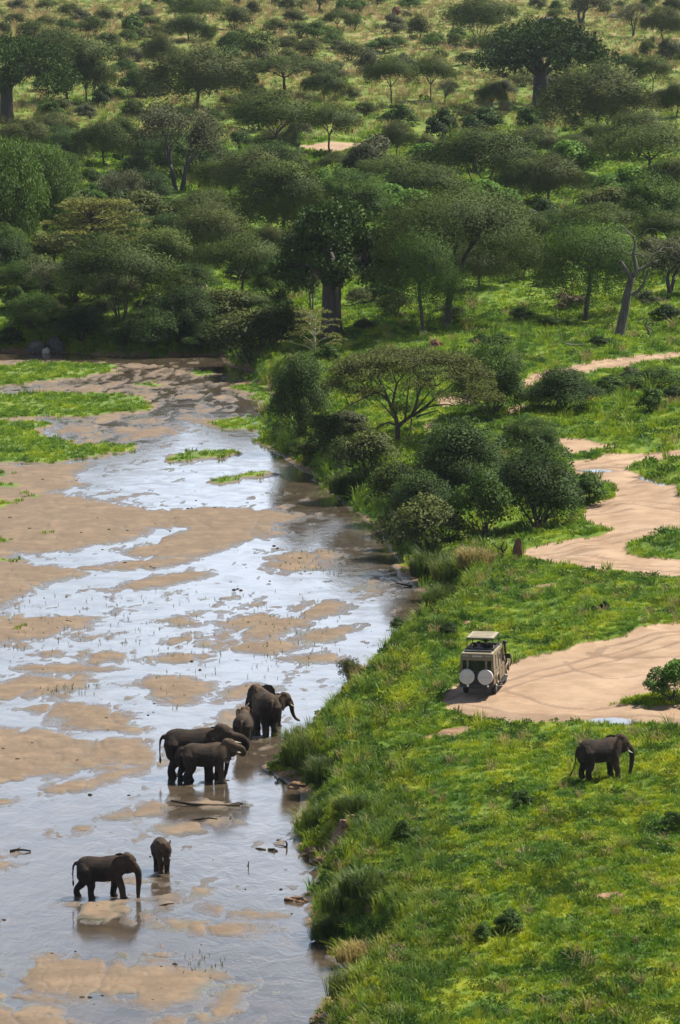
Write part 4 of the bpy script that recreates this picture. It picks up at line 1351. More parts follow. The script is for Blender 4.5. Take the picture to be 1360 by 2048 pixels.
 ('shrub', 860, 1100, 140, 105, 2, 'olive shrub spilling down the bank below the largest thicket', BANKG),
 ('shrub', 900, 1000, 90, 70, 1, 'greyish shrub at the dark foot of the largest thicket', BANKG),
 ('longgrass', 950, 1130, 80, 55, 1, 'tuft of dry pinkish grass right above the river bank drop', BANKG),
 ('longgrass', 905, 1160, 90, 70, 0, 'dark overhanging grass clump at the bank beside the dry pinkish tuft', BANKG),
 ('longgrass', 880, 1215, 74, 66, 0, 'dark grass clump at the corner of the bank above the wide water', BANKG),
 ('longgrass', 720, 1362, 60, 50, 1, 'dry brown grass clump on the bank straight behind the drinking herd', BANKG),
 ('shrub', 700, 1362, 46, 46, 0, 'small thorny shrub beside the dry brown clump on the bank', BANKG),
 ('longgrass', 610, 1530, 90, 90, 0, 'overhanging grass clump on the bank right of the drinking herd', BANKG),
 ('longgrass', 655, 1560, 90, 70, 0, 'second overhanging grass clump, just uphill of the one beside the herd', BANKG),
 ('longgrass', 640, 1650, 70, 60, 0, 'dark grass clump over the bare earth of the bank', BANKG),
 ('longgrass', 740, 1790, 120, 80, 0, 'grey arching grass clump below the bare earth of the bank', BANKG),
 ('longgrass', 690, 1820, 100, 80, 0, 'arching grass clump at the water beside the small grassy islet', BANKG),
 ('longgrass', 700, 1990, 100, 80, 0, 'long grass clump at the bank in the bottom corner of the river', BANKG),
 ('bright', 1346, 1402, 96, 80, 0, 'sprawling leafy bush on a grass patch inside the sandy track', BANKG),
 ('leafy', 800, 1262, 36, 26, 0, 'small dark bush on the bank above the wide water', BANKG),
 ('leafy', 898, 1270, 38, 24, 0, 'small dark leafy bush left behind the safari vehicle', BANKG),
 ('leafy', 1208, 1224, 20, 22, 0, 'right one of two little dark shrubs on the meadow behind the vehicle', BANKG),
 ('leafy', 1186, 1230, 18, 18, 0, 'left one of two little dark shrubs on the meadow behind the vehicle', BANKG),
 ('leafy', 1045, 1612, 40, 30, 1, 'dark leafy tuft on the meadow left below the walking elephant', BANKG),
 ('leafy', 1345, 1660, 44, 36, 1, 'dark leafy tuft on the meadow at the right edge below the elephant', BANKG),
 ('leafy', 1020, 1865, 60, 44, 1, 'largest dark leafy tuft low on the near meadow', BANKG),
 ('leafy', 965, 1880, 36, 30, 1, 'small dark leafy tuft left of the largest one on the near meadow', BANKG),
 ('leafy', 805, 1675, 44, 34, 1, 'dark leafy tuft on the meadow right above the bare bank earth', BANKG),
]
TREES += [
 ('shrub', 612, 930, 60, 44, 4, 'dark low shrub on the bank just upstream of the tall dark bush', BANKG),
 ('longgrass', 700, 985, 80, 60, 0, 'grass clump at the water below the olive bush mound', BANKG),
 ('shrub', 790, 1010, 100, 80, 4, 'dark shrub at the water left of the largest thicket', BANKG),
 ('thicket', 840, 1050, 120, 100, 0, 'dark bush on the bank face left of the greyish shrub', BANKG),
 ('shrub', 800, 1090, 80, 60, 1, 'grey shrub hanging over the water left of the spilling olive shrub', BANKG),
 ('longgrass', 860, 1150, 80, 70, 0, 'grass clump hanging over the stranded dark branch', BANKG),
 ('longgrass', 600, 1500, 70, 70, 0, 'shaded grass clump at the waterline nearest the rear-view elephants', BANKG),
 ('longgrass', 700, 1620, 70, 46, 0, 'grass clump above the reddish earth scar', BANKG),
 ('longgrass', 660, 1880, 80, 70, 0, 'dark clump overhanging the water below the islet', BANKG),
 ('longgrass', 720, 1925, 90, 60, 1, 'pale straw clump on the near bank', BANKG),
]
for (k, px, py, wp, hp, v, lab, grp) in TREES:
    plant(k, px, py, wp, hp, lab, v, grp)

# small scrub of the far slope, every bush its own object; the label names it by its nearest landmark
SCRUB = [(35,24,40,22),(95,22,40,20),(140,32,45,22),(163,46,40,25),(210,45,40,28),(190,72,45,35),(130,64,40,24),(65,82,60,35),(105,97,70,35),(30,50,45,20),(8,72,25,25),(255,84,38,22),
 (310,75,60,22),(300,57,50,22),(290,37,40,18),(240,38,18,12),(265,46,16,18),(215,97,50,28),(245,120,60,25),(275,196,70,48),(250,152,50,30),(300,192,76,42),(272,122,45,22),(180,238,30,25),(266,238,40,36),
 (340,252,44,24),(470,60,56,42),(505,36,28,30),(475,13,24,16),(550,13,22,16),(575,25,40,26),(608,19,26,18),(585,52,45,28),(550,67,50,26),(635,83,60,36),(600,74,60,26),(715,27,50,26),(710,62,34,32),
 (470,112,60,42),(515,117,80,46),(460,132,50,36),(535,142,50,32),(575,117,34,18),(620,112,50,30),(700,123,55,34),(735,142,54,38),(765,107,60,28),(790,67,52,34),(838,77,40,42),(820,22,42,28),(815,36,20,12),
 (870,97,50,28),(500,192,32,42),(515,202,42,28),(910,97,38,28),(1075,22,34,28),(1112,40,36,20),(1210,30,30,20),(1240,17,24,14),(1295,117,32,32),(1338,122,42,38),(1270,121,14,14),(1346,32,50,32),(935,242,62,32),
 (1318,207,18,22),(1225,292,40,26),(700,200,40,24),(730,232,44,24),(690,240,30,18),(905,180,24,14),(930,130,40,22),(1010,190,50,26),(1150,260,44,26),(1240,240,44,28),(850,300,44,28),(905,330,50,32),
 (455,215,36,22),(430,250,44,26),(480,300,50,34),(120,230,50,28),(90,330,50,30),(290,300,54,36),(320,330,44,30),(270,370,60,40),(180,375,56,34),(150,420,70,44),(300,440,50,34),(330,430,40,26),(300,480,60,40),
 (610,350,50,28),(680,375,54,32),(590,420,60,40),(650,430,54,36),(760,420,50,30),(930,470,60,40),(1060,470,64,44),(1090,440,54,40),(1010,450,46,34),(1140,450,52,34),(1060,520,60,36),(1100,570,56,30),(1300,520,60,40),
 (1330,640,56,30),(1290,610,50,26),(1040,640,44,22),(1000,690,60,24),(960,690,36,22),(1100,655,40,20),(1200,690,44,18),(900,640,60,26),(760,600,60,34),(720,610,54,30),(700,560,56,34),(730,660,40,20),
 (470,670,60,36),(430,690,50,30),(360,600,60,40),(390,620,54,34),(300,630,60,40),(250,690,60,34),(110,640,54,36),(30,620,60,44),(20,690,60,30),(200,640,50,36),(530,650,60,40),(600,660,54,34),(480,560,60,40),
 (1260,760,36,22),(1350,800,40,28),(1080,790,30,20),(1020,740,44,28),(960,740,40,40),(930,780,34,26)]
LAND = [(14,246,'the left-edge baobab'),(133,205,'the tall thin-trunked acacia'),(393,218,'the wide acacia with the forked trunk'),(398,30,'the dark flat-crowned tree at the upper left'),(675,69,'the small round-headed acacia'),
 (640,26,'the bare-limbed tree at the top edge'),(568,192,'the wide low acacia'),(822,208,'the acacia pair on open grass'),(552,324,'the thick-trunked acacia'),(658,309,'the Y-forked acacia'),(958,92,'the big round acacia at the top edge'),
 (795,30,'the reddish termite mound'),(1110,48,'the fallen dead trunk'),(1160,50,'the grey open-crowned tree'),(1266,73,'the thin grey tree at the upper right'),(1327,82,'the twin-trunked acacia'),(1081,217,'the great baobab'),(1190,272,'the huge domed acacia'),
 (1300,362,'the broad flat acacia'),(968,392,'the many-stemmed acacia'),(1305,462,'the round bright leafy tree'),(358,384,'the tall grey twin-trunked tree'),(6,505,'the drooping tree'),(186,540,'the tiered yellowish acacia'),(425,530,'the fan-crowned acacia'),
 (240,645,'the big feathery acacia'),(485,600,'the acacia with the low limb'),(662,674,'the middle baobab'),(890,652,'the large umbrella acacia'),(1172,641,'the loose green acacia'),(1240,675,'the dead tree'),(640,297,'the pale far track'),
 (870,690,'the brown termite mound'),(1165,690,'the fallen log'),(1122,824,'the broad dark meadow bush'),(1312,774,'the low green mound bush'),(375,570,'the pale boulders'),(85,692,'the rocks at the far bank'),(797,880,'the big lone acacia'),(625,715,'the pale sapling')]
_seen = set()
_SR = random.Random(3)
def scrub_label(px, py, wp, kindword):
    size = 'tiny' if wp < 26 else 'small' if wp < 42 else 'rounded' if wp < 56 else 'broad'
    cand = sorted(LAND, key=lambda q: (q[0] - px) ** 2 + ((q[1] - py) * 2.2) ** 2)
    for nm in range(2, 9):
        a, b = cand[0], cand[nm - 1]
        def rel(q):
            dx, dy = px - q[0], (py - q[1]) * 2.2
            if abs(dx) > abs(dy):
                return ('right of ' if dx > 0 else 'left of ') + q[2]
            return ('in front of ' if dy > 0 else 'behind ') + q[2]
        t = f'{size} {kindword} {rel(a)}'
        if nm > 2 or t in _seen:
            t = f'{size} {kindword} {rel(a)}, {rel(b)}'
        if len(t.split()) > 16:
            t = t.replace(' tree', '').replace('the ', '')
        if len(t.split()) > 16:
            continue
        if t not in _seen:
            _seen.add(t)
            return t
    t = f'{size} {kindword} {rel(cand[0])}'.replace('the ', '') + ', ' + rel(cand[1]).replace('the ', '')
    while t in _seen or len(t.split()) > 16:
        t = ' '.join(t.split()[:13]) + _SR.choice([' on open grass', ' in rough grass', ' among other bushes', ' in the scrub'])
        if t not in _seen:
            break
        kindword = _SR.choice(['thorny ', 'low ', 'ragged ', 'loose ']) + kindword
        t = f'{size} {kindword} {rel(cand[0])}'
    _seen.add(t)
    return t
for i, (px, py, wp, hp) in enumerate(SCRUB):
    v = _SR.randint(0, 4)
    if py > 340 and _SR.random() < .35:
        plant('leafy', px, py, wp, hp, scrub_label(px, py, wp, 'leafy dark bush' if i % 2 == 0 else 'leafy green bush'), i % 2, 'scrub on the far slope')
    else:
        plant('shrub', px, py, wp, hp * 1.1, scrub_label(px, py, wp, ('olive bush', 'grey bush', 'olive bush', 'green bush', 'dark green bush')[v]), v, 'scrub on the far slope')

_XR = random.Random(12)
_done = [(q[0], q[1], q[2]) for q in SCRUB] + [(q[1], q[2], q[3]) for q in TREES]
def extra(n, x0, x1, y0, y1, kinds, w0, w1, ar, grp, words, gap, open_=()):
    got = 0
    for _ in range(4000):
        if got >= n:
            break
        px = _XR.uniform(x0, x1); py = _XR.uniform(y0, y1)
        wp = _XR.uniform(w0, w1) * (.6 + .4 * (py + 200) / 600)
        if any(a <= px <= b and c <= py <= d for a, b, c, d in open_):
            continue
        if any(abs(px - q[0]) < gap * (wp + q[2]) * .5 and abs(py - q[1]) < gap * (wp + q[2]) * .16 for q in _done):
            continue
        _done.append((px, py, wp)); got += 1
        k = _XR.randrange(len(kinds)); kind, v = kinds[k]
        plant(kind, px, py, wp, wp * ar[k] * _XR.uniform(.85, 1.15), scrub_label(px, py, wp, words[k]), v, grp)
CLEAR = [(560, 760, 270, 330), (690, 960, 175, 240), (370, 480, 200, 270), (280, 360, 340, 400), (440, 640, 25, 60), (900, 1030, 110, 215)]
extra(75, -20, 1380, 6, 260, [('shrub', 0), ('shrub', 1), ('shrub', 2), ('shrub', 3), ('leafy', 1)], 34, 64, [.62, .6, .55, .6, .7], 'scrub on the far slope', ['olive bush', 'grey bush', 'olive bush', 'green bush', 'leafy bush'], .55, CLEAR)
extra(42, -20, 560, 300, 640, [('dome', 0), ('dome', 1), ('thicket', 1), ('thicket', 0), ('shrub', 0)], 75, 130, [.62, .62, .62, .6, .55], MIDG, ['domed acacia', 'olive acacia', 'green thicket', 'dark thicket', 'olive bush'], .5, CLEAR)
extra(14, -230, -40, 120, 660, [('dome', 0), ('flat', 1), ('thicket', 1)], 90, 150, [.62, .66, .62], MIDG, ['domed acacia', 'flat acacia', 'green thicket'], .4)
extra(10, 1400, 1560, 120, 640, [('dome', 1), ('flat', 0), ('shrub', 0)], 90, 150, [.62, .66, .5], MIDG, ['olive acacia', 'flat acacia', 'olive bush'], .4)
extra(32, 560, 1380, 300, 560, [('dome', 0), ('dome', 1), ('thicket', 1), ('flat', 1), ('shrub', 0), ('bright', 0)], 75, 130, [.6, .6, .6, .6, .5, .6], MIDG, ['domed acacia', 'olive acacia', 'green thicket', 'flat acacia', 'olive bush', 'bright green bush'], .55, CLEAR)

# ------------------------------------------------------------------ single trees drawn limb by limb
def px_limbs(base_px, limbs, zoom, origin, s, rng, depth=.35):
    """limbs given in a zoomed crop; returns metre polylines about the foot"""
    out = []
    for pts, r0, r1, yd in limbs:
        q = []
        n = len(pts)
        for i, (zx, zy) in enumerate(pts):
            px = origin[0] + zx / zoom; py = origin[1] + zy / zoom
            q.append(Vector(((px - base_px[0]) / s, yd * i / max(1, n - 1), (base_px[1] - py) / s)))
        out.append((q, r0, r1))
    return out

def hero_acacia():
    base = (797, 884)
    p = P(*base); p.z = gz(p.x, p.y)
    s = PXM(p)
    rng = random.Random(8); rs = np.random.RandomState(8)
    root = thing('lone_acacia_tree', 'big lone umbrella acacia with bare dark limbs and drooping feathery crown above the bank', 'tree', p, 0, BANKG)
    limbs = [
     ([(545,800),(542,700),(540,640)], .22, .16, 0), ([(540,640),(515,540),(490,500),(460,430),(430,350),(405,310),(380,255)], .15, .05, .8), ([(460,440),(410,385),(360,378),(290,405),(230,435),(150,470),(60,530)], .09, .03, -1.2),
     ([(495,505),(512,400),(530,310),(570,250),(610,200)], .10, .03, -1.0), ([(515,385),(470,345),(430,320)], .05, .02, .6), ([(545,655),(600,605),(650,570),(685,500),(700,430),(735,330),(800,270)], .15, .05, .9),
     ([(660,570),(720,520),(780,470),(850,400),(940,330),(1010,260)], .11, .03, -1.4), ([(690,575),(740,555),(790,535),(850,517),(905,545)], .07, .03, -.8), ([(705,540),(780,500),(850,488),(930,483),(1000,500),(1095,475)], .08, .025, 1.2),
     ([(790,480),(830,430),(900,390),(1000,400),(1100,430),(1200,500)], .06, .02, -.5), ([(520,640),(470,620),(410,645),(345,690),(290,690),(230,670)], .09, .03, .6), ([(652,590),(642,690),(610,760)], .05, .025, -.5),
     ([(700,430),(690,330),(700,240)], .06, .02, -1.6), ([(430,350),(330,270),(250,250)], .06, .02, 1.5), ([(530,310),(500,220),(480,170)], .05, .02, 1.8), ([(735,330),(850,250),(950,200)], .06, .02, 2.2), ([(600,600),(620,420),(640,300),(650,190)], .08, .02, 2.6), ([(560,640),(430,470),(300,330)], .07, .02, -2.6), ([(640,580),(760,400),(840,290)], .08, .02, -2.8)]
    T = Tubes()
    tips = []
    for q, r0, r1 in px_limbs(base, limbs, 4.0, (660, 690), s, rng):
        n = len(q)
        T.tube(q, [r0 + (r1 - r0) * i / (n - 1) for i in range(n)], 7)
        tips += q[n // 2:]
    C = []; A = []; tone = []
    Rr = 6.0; H = 6.75
    pads = 72
    cx = (810 - base[0]) / s
    for i in range(pads):
        q = (i + .5) / pads
        r = Rr * math.sqrt(q) * .98; a = i * 2.39996
        z = H * (.97 - .13 * (r / Rr) ** 2 - .42 * (r / Rr) ** 8) + rng.uniform(-.3, .12)
        c = Vector((cx + r * math.cos(a) * (1.05 if math.cos(a) > 0 else .95), r * math.sin(a) * .85, z))
        if i % 9 == 4:
            continue
        e = min(tips, key=lambda t: (t - c).length)
        T.tube(curve_pts(e, c - Vector((0, 0, .25)), 3, rng, .08, .05), [.035, .028, .02, .012], 4)
        k = 820
        pr = rng.uniform(.75, 1.25)
        rad = pr * np.sqrt(rs.rand(k)); an = rs.rand(k) * 6.283
        P_ = np.stack([c.x + rad * np.cos(an), c.y + rad * np.sin(an), c.z + rs.normal(0, .13, k) - (rad / pr) ** 2 * .25 - rs.rand(k) ** 3 * .55 * (.4 + r / Rr)], 1)
        C.append(P_); A.append(np.stack([np.cos(an) + rs.normal(0, .4, k), np.sin(an) + rs.normal(0, .4, k), rs.normal(-.25, .35, k)], 1))
        tone.append(np.clip(rng.uniform(.35, .55) + rs.uniform(-.3, .35, k) , 0, 1))
        for j in range(12):
            T.tube([c - Vector((0, 0, .35)), Vector(P_[rs.randint(0, k)])], [.02, .009], 3)
    part('trunk', T.mesh('trunk', M_BARK), root)
    part('crown', leaf_mesh('crown', np.concatenate(C), np.concatenate(A), .19, .062, np.concatenate(tone), F_HERO, rs, 1.2), root)
hero_acacia()

def dead_tree():
    base = (1238, 676)
    p = P(*base); p.z = gz(p.x, p.y)
    s = PXM(p)
    root = thing('dead_tree', 'dead tree with a leaning dark trunk and bare crooked branches at the right', 'tree', p, 0, MIDG)
    limbs = [([(525,1890),(560,1720),(610,1480),(640,1280),(680,1120),(710,1030)], .42, .26, .3), ([(690,1080),(640,980),(580,890),(530,815)], .22, .13, -.5), ([(620,950),(550,970),(480,990),(415,960)], .08, .03, -.8), ([(720,1030),(770,960),(745,850),(720,750),(740,650),(745,560),(725,530)], .2, .09, .4),
     ([(725,530),(670,460),(600,390),(540,350),(520,330)], .08, .03, .8), ([(745,540),(800,490),(860,470),(930,455)], .06, .02, -.6), ([(715,755),(660,740),(600,710),(560,660),(590,620)], .06, .03, .6), ([(735,730),(830,745),(870,800),(895,870)], .07, .04, -.5), ([(770,960),(850,920),(920,870),(1000,850),(1090,815)], .13, .05, .5),
     ([(920,875),(970,760),(1050,705),(1160,710)], .07, .03, .9), ([(1060,700),(1130,650),(1260,665)], .04, .02, 1.2), ([(690,1290),(790,1230),(860,1130),(890,1030),(900,980),(945,910)], .14, .09, -.6), ([(725,530),(690,430),(640,400)], .05, .02, -1.), ([(860,470),(900,400),(1000,390),(1080,450)], .04, .015, .4), ([(960,520),(1000,525),(1080,490)], .04, .015, .4)]
    T = Tubes(); B = Tubes()
    for i, (q, r0, r1) in enumerate(px_limbs(base, limbs, 6.8, (1160, 400), s, None)):
        n = len(q)
        (T if i == 0 else B).tube(([q[0] - Vector((0, 0, .4))] + q if i == 0 else q), ([r0 * 1.15] if i == 0 else []) + [r0 + (r1 - r0) * k / (n - 1) for k in range(n)], 8)
    part('trunk', T.mesh('trunk', M_DEAD), root)
    part('branches', B.mesh('branches', M_DEAD), root)
dead_tree()

def sapling():
    base = (628, 722)
    p = P(*base); p.z = gz(p.x, p.y)
    s = PXM(p)
    t, c = tiered_mesh(63, 4.6, 2.7, 2600, .13, F_YELL, M_PALE, 5, True)
    root = thing('pale_sapling', 'slender pale sapling with layered open branches in front of the middle baobab', 'tree', p, .6, MIDG, (1, 1, 104 / s / 4.6))
    part('trunk', t, root); part('crown', c, root)
sapling()
#@@ANIMALS
# ------------------------------------------------------------------ solid bodies grown from tapered limbs (one continuous skin)
def _ico(sub=2):
    bm = bmesh.new()
    bmesh.ops.create_icosphere(bm, subdivisions=sub, radius=1)
    V = np.array([v.co[:] for v in bm.verts]); F = [tuple(v.index for v in f.verts) for f in bm.faces]
    bm.free()
    return V, F
ICO_V, ICO_F = _ico()

class Flesh:
    def __init__(self):
        self.V = []; self.F = []
    def ball(self, c, r, rot=None):
        r = np.array(r if hasattr(r, '__len__') else (r, r, r), float)
        v = ICO_V * r
        if rot is not None:
            v = v @ np.array(Euler(rot).to_matrix()).T
        b = len(self.V)
        self.V += [tuple(p) for p in v + np.array(c)]
        self.F += [tuple(i + b for i in f) for f in ICO_F]
    def limb(self, pts, radii, n=12, flat=None):
        """closed tapered tube with round ends, resampled smoothly"""
        P_ = [Vector(p) for p in pts]
        m = (len(P_) - 1) * 5
        pp = []; rr = []
        for i in range(m + 1):
            t = i / 5; k = min(int(t), len(P_) - 2); f = t - k
            p0 = P_[max(k - 1, 0)]; p1 = P_[k]; p2 = P_[k + 1]; p3 = P_[min(k + 2, len(P_) - 1)]
            q = .5 * ((2 * p1) + (p2 - p0) * f + (2 * p0 - 5 * p1 + 4 * p2 - p3) * f * f + (3 * p1 - p0 - 3 * p2 + p3) * f ** 3)
            pp.append(q); g = f * f * (3 - 2 * f); rr.append(radii[k] * (1 - g) + radii[k + 1] * g)
        d0 = (pp[0] - pp[1]).normalized(); d1 = (pp[-1] - pp[-2]).normalized()
        pp = [pp[0] + d0 * rr[0] * .85] + pp + [pp[-1] + d1 * rr[-1] * .85]
        rr = [rr[0] * .45] + rr + [rr[-1] * .45]
        b = len(self.V)
        for i, p in enumerate(pp):
            d = (pp[min(i + 1, len(pp) - 1)] - pp[max(i - 1, 0)]).normalized()
            a = d.cross(Vector((0, 1, 0)))
            if a.length < .2:
                a = d.cross(Vector((1, 0, 0)))
            a.normalize(); c = d.cross(a)
            for k in range(n):
                t = 6.28318 * k / n
                self.V.append(tuple(p + (a * math.cos(t) + c * math.sin(t)) * rr[i]))
        for i in range(len(pp) - 1):
            for k in range(n):
                self.F.append((b + i * n + k, b + i * n + (k + 1) % n, b + (i + 1) * n + (k + 1) % n, b + (i + 1) * n + k))
        self.F.append(tuple(b + k for k in reversed(range(n))))
        e = b + (len(pp) - 1) * n
        self.F.append(tuple(e + k for k in range(n)))
    def loft(self, rings, n=20):
        """rings: x, z centre, half height, half width"""
        b = len(self.V)
        for x, z, hh, hw in rings:
            for k in range(n):
                t = 6.28318 * k / n
                cz = math.sin(t); cy = math.cos(t)
                self.V.append((x, cy * hw * (1 - .12 * max(0, cz)), z + cz * hh))
        m = len(rings)
        for i in range(m - 1):
            for k in range(n):
                self.F.append((b + i * n + k, b + (i + 1) * n + k, b + (i + 1) * n + (k + 1) % n, b + i * n + (k + 1) % n))
        self.F.append(tuple(b + k for k in range(n)))
        self.F.append(tuple(b + (m - 1) * n + k for k in reversed(range(n))))
    def skin(self, name, voxel, m, smooth=5, parent=None):
        me = bpy.data.meshes.new('raw')
        me.from_pydata(self.V, [], self.F)
        bm = bmesh.new(); bm.from_mesh(me)
        bmesh.ops.recalc_face_normals(bm, faces=bm.faces[:])
        bm.to_mesh(me); bm.free()
        o = bpy.data.objects.new(name, me)
        COL.objects.link(o)
        rm = o.modifiers.new('r', 'REMESH'); rm.mode = 'VOXEL'; rm.voxel_size = voxel; rm.use_smooth_shade = True
        sm = o.modifiers.new('s', 'SMOOTH'); sm.factor = .5; sm.iterations = smooth
        dg = bpy.context.evaluated_depsgraph_get()
        out = bpy.data.meshes.new_from_object(o.evaluated_get(dg))
        o.modifiers.clear()
        o.data = out
        bpy.data.meshes.remove(me)
        out.name = name
        out.materials.clear(); out.materials.append(m)
        out.polygons.foreach_set('use_smooth', np.ones(len(out.polygons), bool))
        if parent:
            o.parent = parent
        return o

def plain(name, c, rough=.6, spec=.4, var=.25, scale=8, metal=0.0, bmp=0.0):
    m, nt, b = mat(name)
    t = node(nt, 'ShaderNodeTexCoord')
    n = noise_of(nt, scale, 5, .6, t.outputs['Object'])
    col = ramp(nt, n, [(.3, tuple(x * (1 - var) for x in c)), (.7, tuple(min(1, x * (1 + var)) for x in c))])
    nt.links.new(col, b.inputs['Base Color'])
    b.inputs['Roughness'].default_value = rough
    b.inputs['Specular IOR Level'].default_value = spec
    b.inputs['Metallic'].default_value = metal
    if bmp:
        bump(nt, b, n, bmp, .02)
    return m

def elephant_mat(name, c0, c1, sun_dust):
    m, nt, b = mat(name)
    t = node(nt, 'ShaderNodeTexCoord')
    v = t.outputs['Object']
    n1 = noise_of(nt, 2.2, 5, .6, v)
    n2 = noise_of(nt, 16, 5, .7, v, 1.2)
    col = ramp(nt, n1, [(.3, c0), (.7, c1)])
    n3 = noise_of(nt, 1.3, 4, .6, v)
    col = mix(nt, mth(nt, 'MULTIPLY', maprange(nt, n3, .40, .66), .85), col, sun_dust)  # dust patches, their pale tone also painting in sunlit backs
    col = mix(nt, mth(nt, 'MULTIPLY', maprange(nt, n2, .5, .8), .5), col, tuple(x * .45 for x in c0))
    nt.links.new(col, b.inputs['Base Color'])
    b.inputs['Roughness'].default_value = .85
    b.inputs['Specular IOR Level'].default_value = .15
    h = mth(nt, 'ADD', mth(nt, 'MULTIPLY', n1, .5), n2)
    bump(nt, b, h, .9, .05)
    return m
M_ELE = elephant_mat('elephant_hide', (.012, .009, .008), (.021, .016, .014), (.085, .054, .035))
M_ELE2 = elephant_mat('sunlit_dusty_hide', (.019, .015, .012), (.036, .027, .021), (.125, .080, .050))  # paler dust, with sun on the backs put into the colour
M_TUSK = plain('ivory', (.68, .62, .48), .4, .5, .1)
M_EYE = plain('eye', (.012, .008, .006), .15, .6, .1)
M_HAIR = plain('tail_hair', (.012, .010, .009), .8, .2, .2)

TRUNKS = {   # offsets from the trunk root, in shoulder heights (x forward, z up)
 'hang': [(.0, 0), (.10, -.10), (.145, -.28), (.155, -.46), (.165, -.62), (.185, -.74)],
 'hang_back': [(.0, 0), (.10, -.07), (.165, -.22), (.165, -.42), (.14, -.60), (.11, -.72)],
 'mouth': [(.0, 0), (.10, -.04), (.19, -.08), (.255, -.16), (.24, -.27), (.15, -.30), (.06, -.22)],
 'up_mouth': [(.0, 0), (.08, -.04), (.13, -.09), (.14, -.17), (.09, -.22), (.03, -.18)],
 'reach': [(.0, 0), (.07, -.12), (.09, -.27), (.13, -.42), (.21, -.54), (.31, -.60)],
 'curl': [(.0, 0), (.07, -.10), (.09, -.22), (.03, -.30), (-.05, -.26)],
}
def elephant(px, py, hpx, rz, label, trunk='hang', legs='stand', ear=18, head_pitch=0.0, head_yaw=0.0, tusk=.16, skin=M_ELE, water=False, sink=0.0, fat=1.0, voxel=.017, tail='down', dx=0.0, dy=0.0, z=None, slim=1.0):
    p = P(px, py)
    p.x += dx; p.y += dy
    p.z = gz(p.x, p.y) if z is None else z
    s = PXM(p)
    H = hpx / s                                   # shoulder height in metres
    root = thing('elephant', label, 'elephant', (p.x, p.y, p.z - sink), rz, 'elephants of the herd', (H, H, H))
    f = Flesh()
    f.loft([(-.60, .66, .10, .07), (-.585, .66, .17, .13), (-.54, .665, .225, .185), (-.46, .67, .262, .225), (-.34, .672, .282, .258 * fat), (-.18, .655, .283, .282 * fat), (0, .645, .283, .285 * fat), (.15, .655, .285, .265 * fat), (.28, .675, .285, .225), (.38, .69, .265, .185), (.46, .705, .225, .15), (.52, .72, .18, .125)])
    f.V = [(x * .94, y, z) for x, y, z in f.V]
    f.limb([(-.44, 0, .87), (-.30, 0, .90), (-.1, 0, .875), (.12, 0, .895), (.30, 0, .925)], [.05, .05, .055, .06, .05], 8)   # spine ridge
    # head in its own frame
    hp = Vector((.455, 0, .80))
    Rh = Matrix.Rotation(head_yaw, 3, 'Z') @ Matrix.Rotation(head_pitch, 3, 'Y')
    def hd(x, y, z):
        return hp + Rh @ (Vector((x, y, z)) * 1.10)
    rot = Rh.to_euler()
    f.ball(hd(.10, 0, .02), (.20, .148, .20), rot)
    f.ball(hd(.07, .045, .125), (.115, .085, .10), rot); f.ball(hd(.07, -.045, .125), (.115, .085, .10), rot)
    f.ball(hd(.16, 0, -.09), (.13, .10, .13), rot)
    f.ball(hd(.10, 0, -.16), (.11, .075, .075), rot)
    f.ball(hd(.20, .075, .02), (.07, .045, .06), rot); f.ball(hd(.20, -.075, .02), (.07, .045, .06), rot)
    f.limb([(.36, 0, .74), hd(.0, 0, .0), hd(.08, 0, .0)], [.22, .165, .15], 12)
    tr = TRUNKS[trunk]
    k = len(tr)
    f.limb([hd(.13, 0, .0)] + [hd(.21 + a, 0, -.04 + b) for a, b in tr], [.12] + [.105 * (1 - .70 * (i / (k - 1)) ** .8) for i in range(k)], 12)
    for sgn in (1, -1):
        f.limb([hd(.14, .065 * sgn, -.08), hd(.22, .078 * sgn, -.13)], [.055, .040], 8)
    # legs
    L_ = {'stand': ((.30, .30), (-.42, -.42)), 'walk': ((.24, .46), (-.56, -.24)), 'stride': ((.34, .42), (-.42, -.36)), 'step': ((.26, .36), (-.38, -.48))}[legs]
    for j, sgn in enumerate((1, -1)):
        fx = L_[0][j]; y = .128 * sgn * slim
        bend = .035 if (legs in ('walk',) and j == 1) else 0
        f.limb([(.27, y * .9, .68), (.285 + (fx - .30) * .25, y, .50), (.30 + (fx - .30) * .55 + bend, y, .29), (fx - .005, y, .12), (fx, y, .035)], [.135, .118, .083, .072, .080], 12)
        f.ball((fx + .02, y, .03), (.092, .080, .035))
        hx = L_[1][j]
        f.limb([(-.40, y * .95, .66), (-.39 + (hx + .42) * .3, y * 1.02, .48), (-.355 + (hx + .42) * .6, y, .33), (hx - .015, y, .17), (hx, y, .035)], [.185, .150, .100, .072, .078], 12)
        f.ball((hx + .02, y, .03), (.088, .078, .034))
    # tail
    tl = {'down': [(-.58, 0, .80), (-.64, .0, .72), (-.655, .005, .55), (-.65, .01, .38)], 'out': [(-.58, 0, .78), (-.64, 0, .66), (-.655, 0, .46), (-.69, .0, .30), (-.75, .0, .2)], 'side': [(-.58, 0, .80), (-.64, .02, .70), (-.66, .05, .55), (-.65, .12, .40)]}[tail]
    f.limb(tl, [.042, .028, .02, .014] + ([.011] if len(tl) > 4 else []), 8)
    body = f.skin('body', voxel, skin, 5, root)
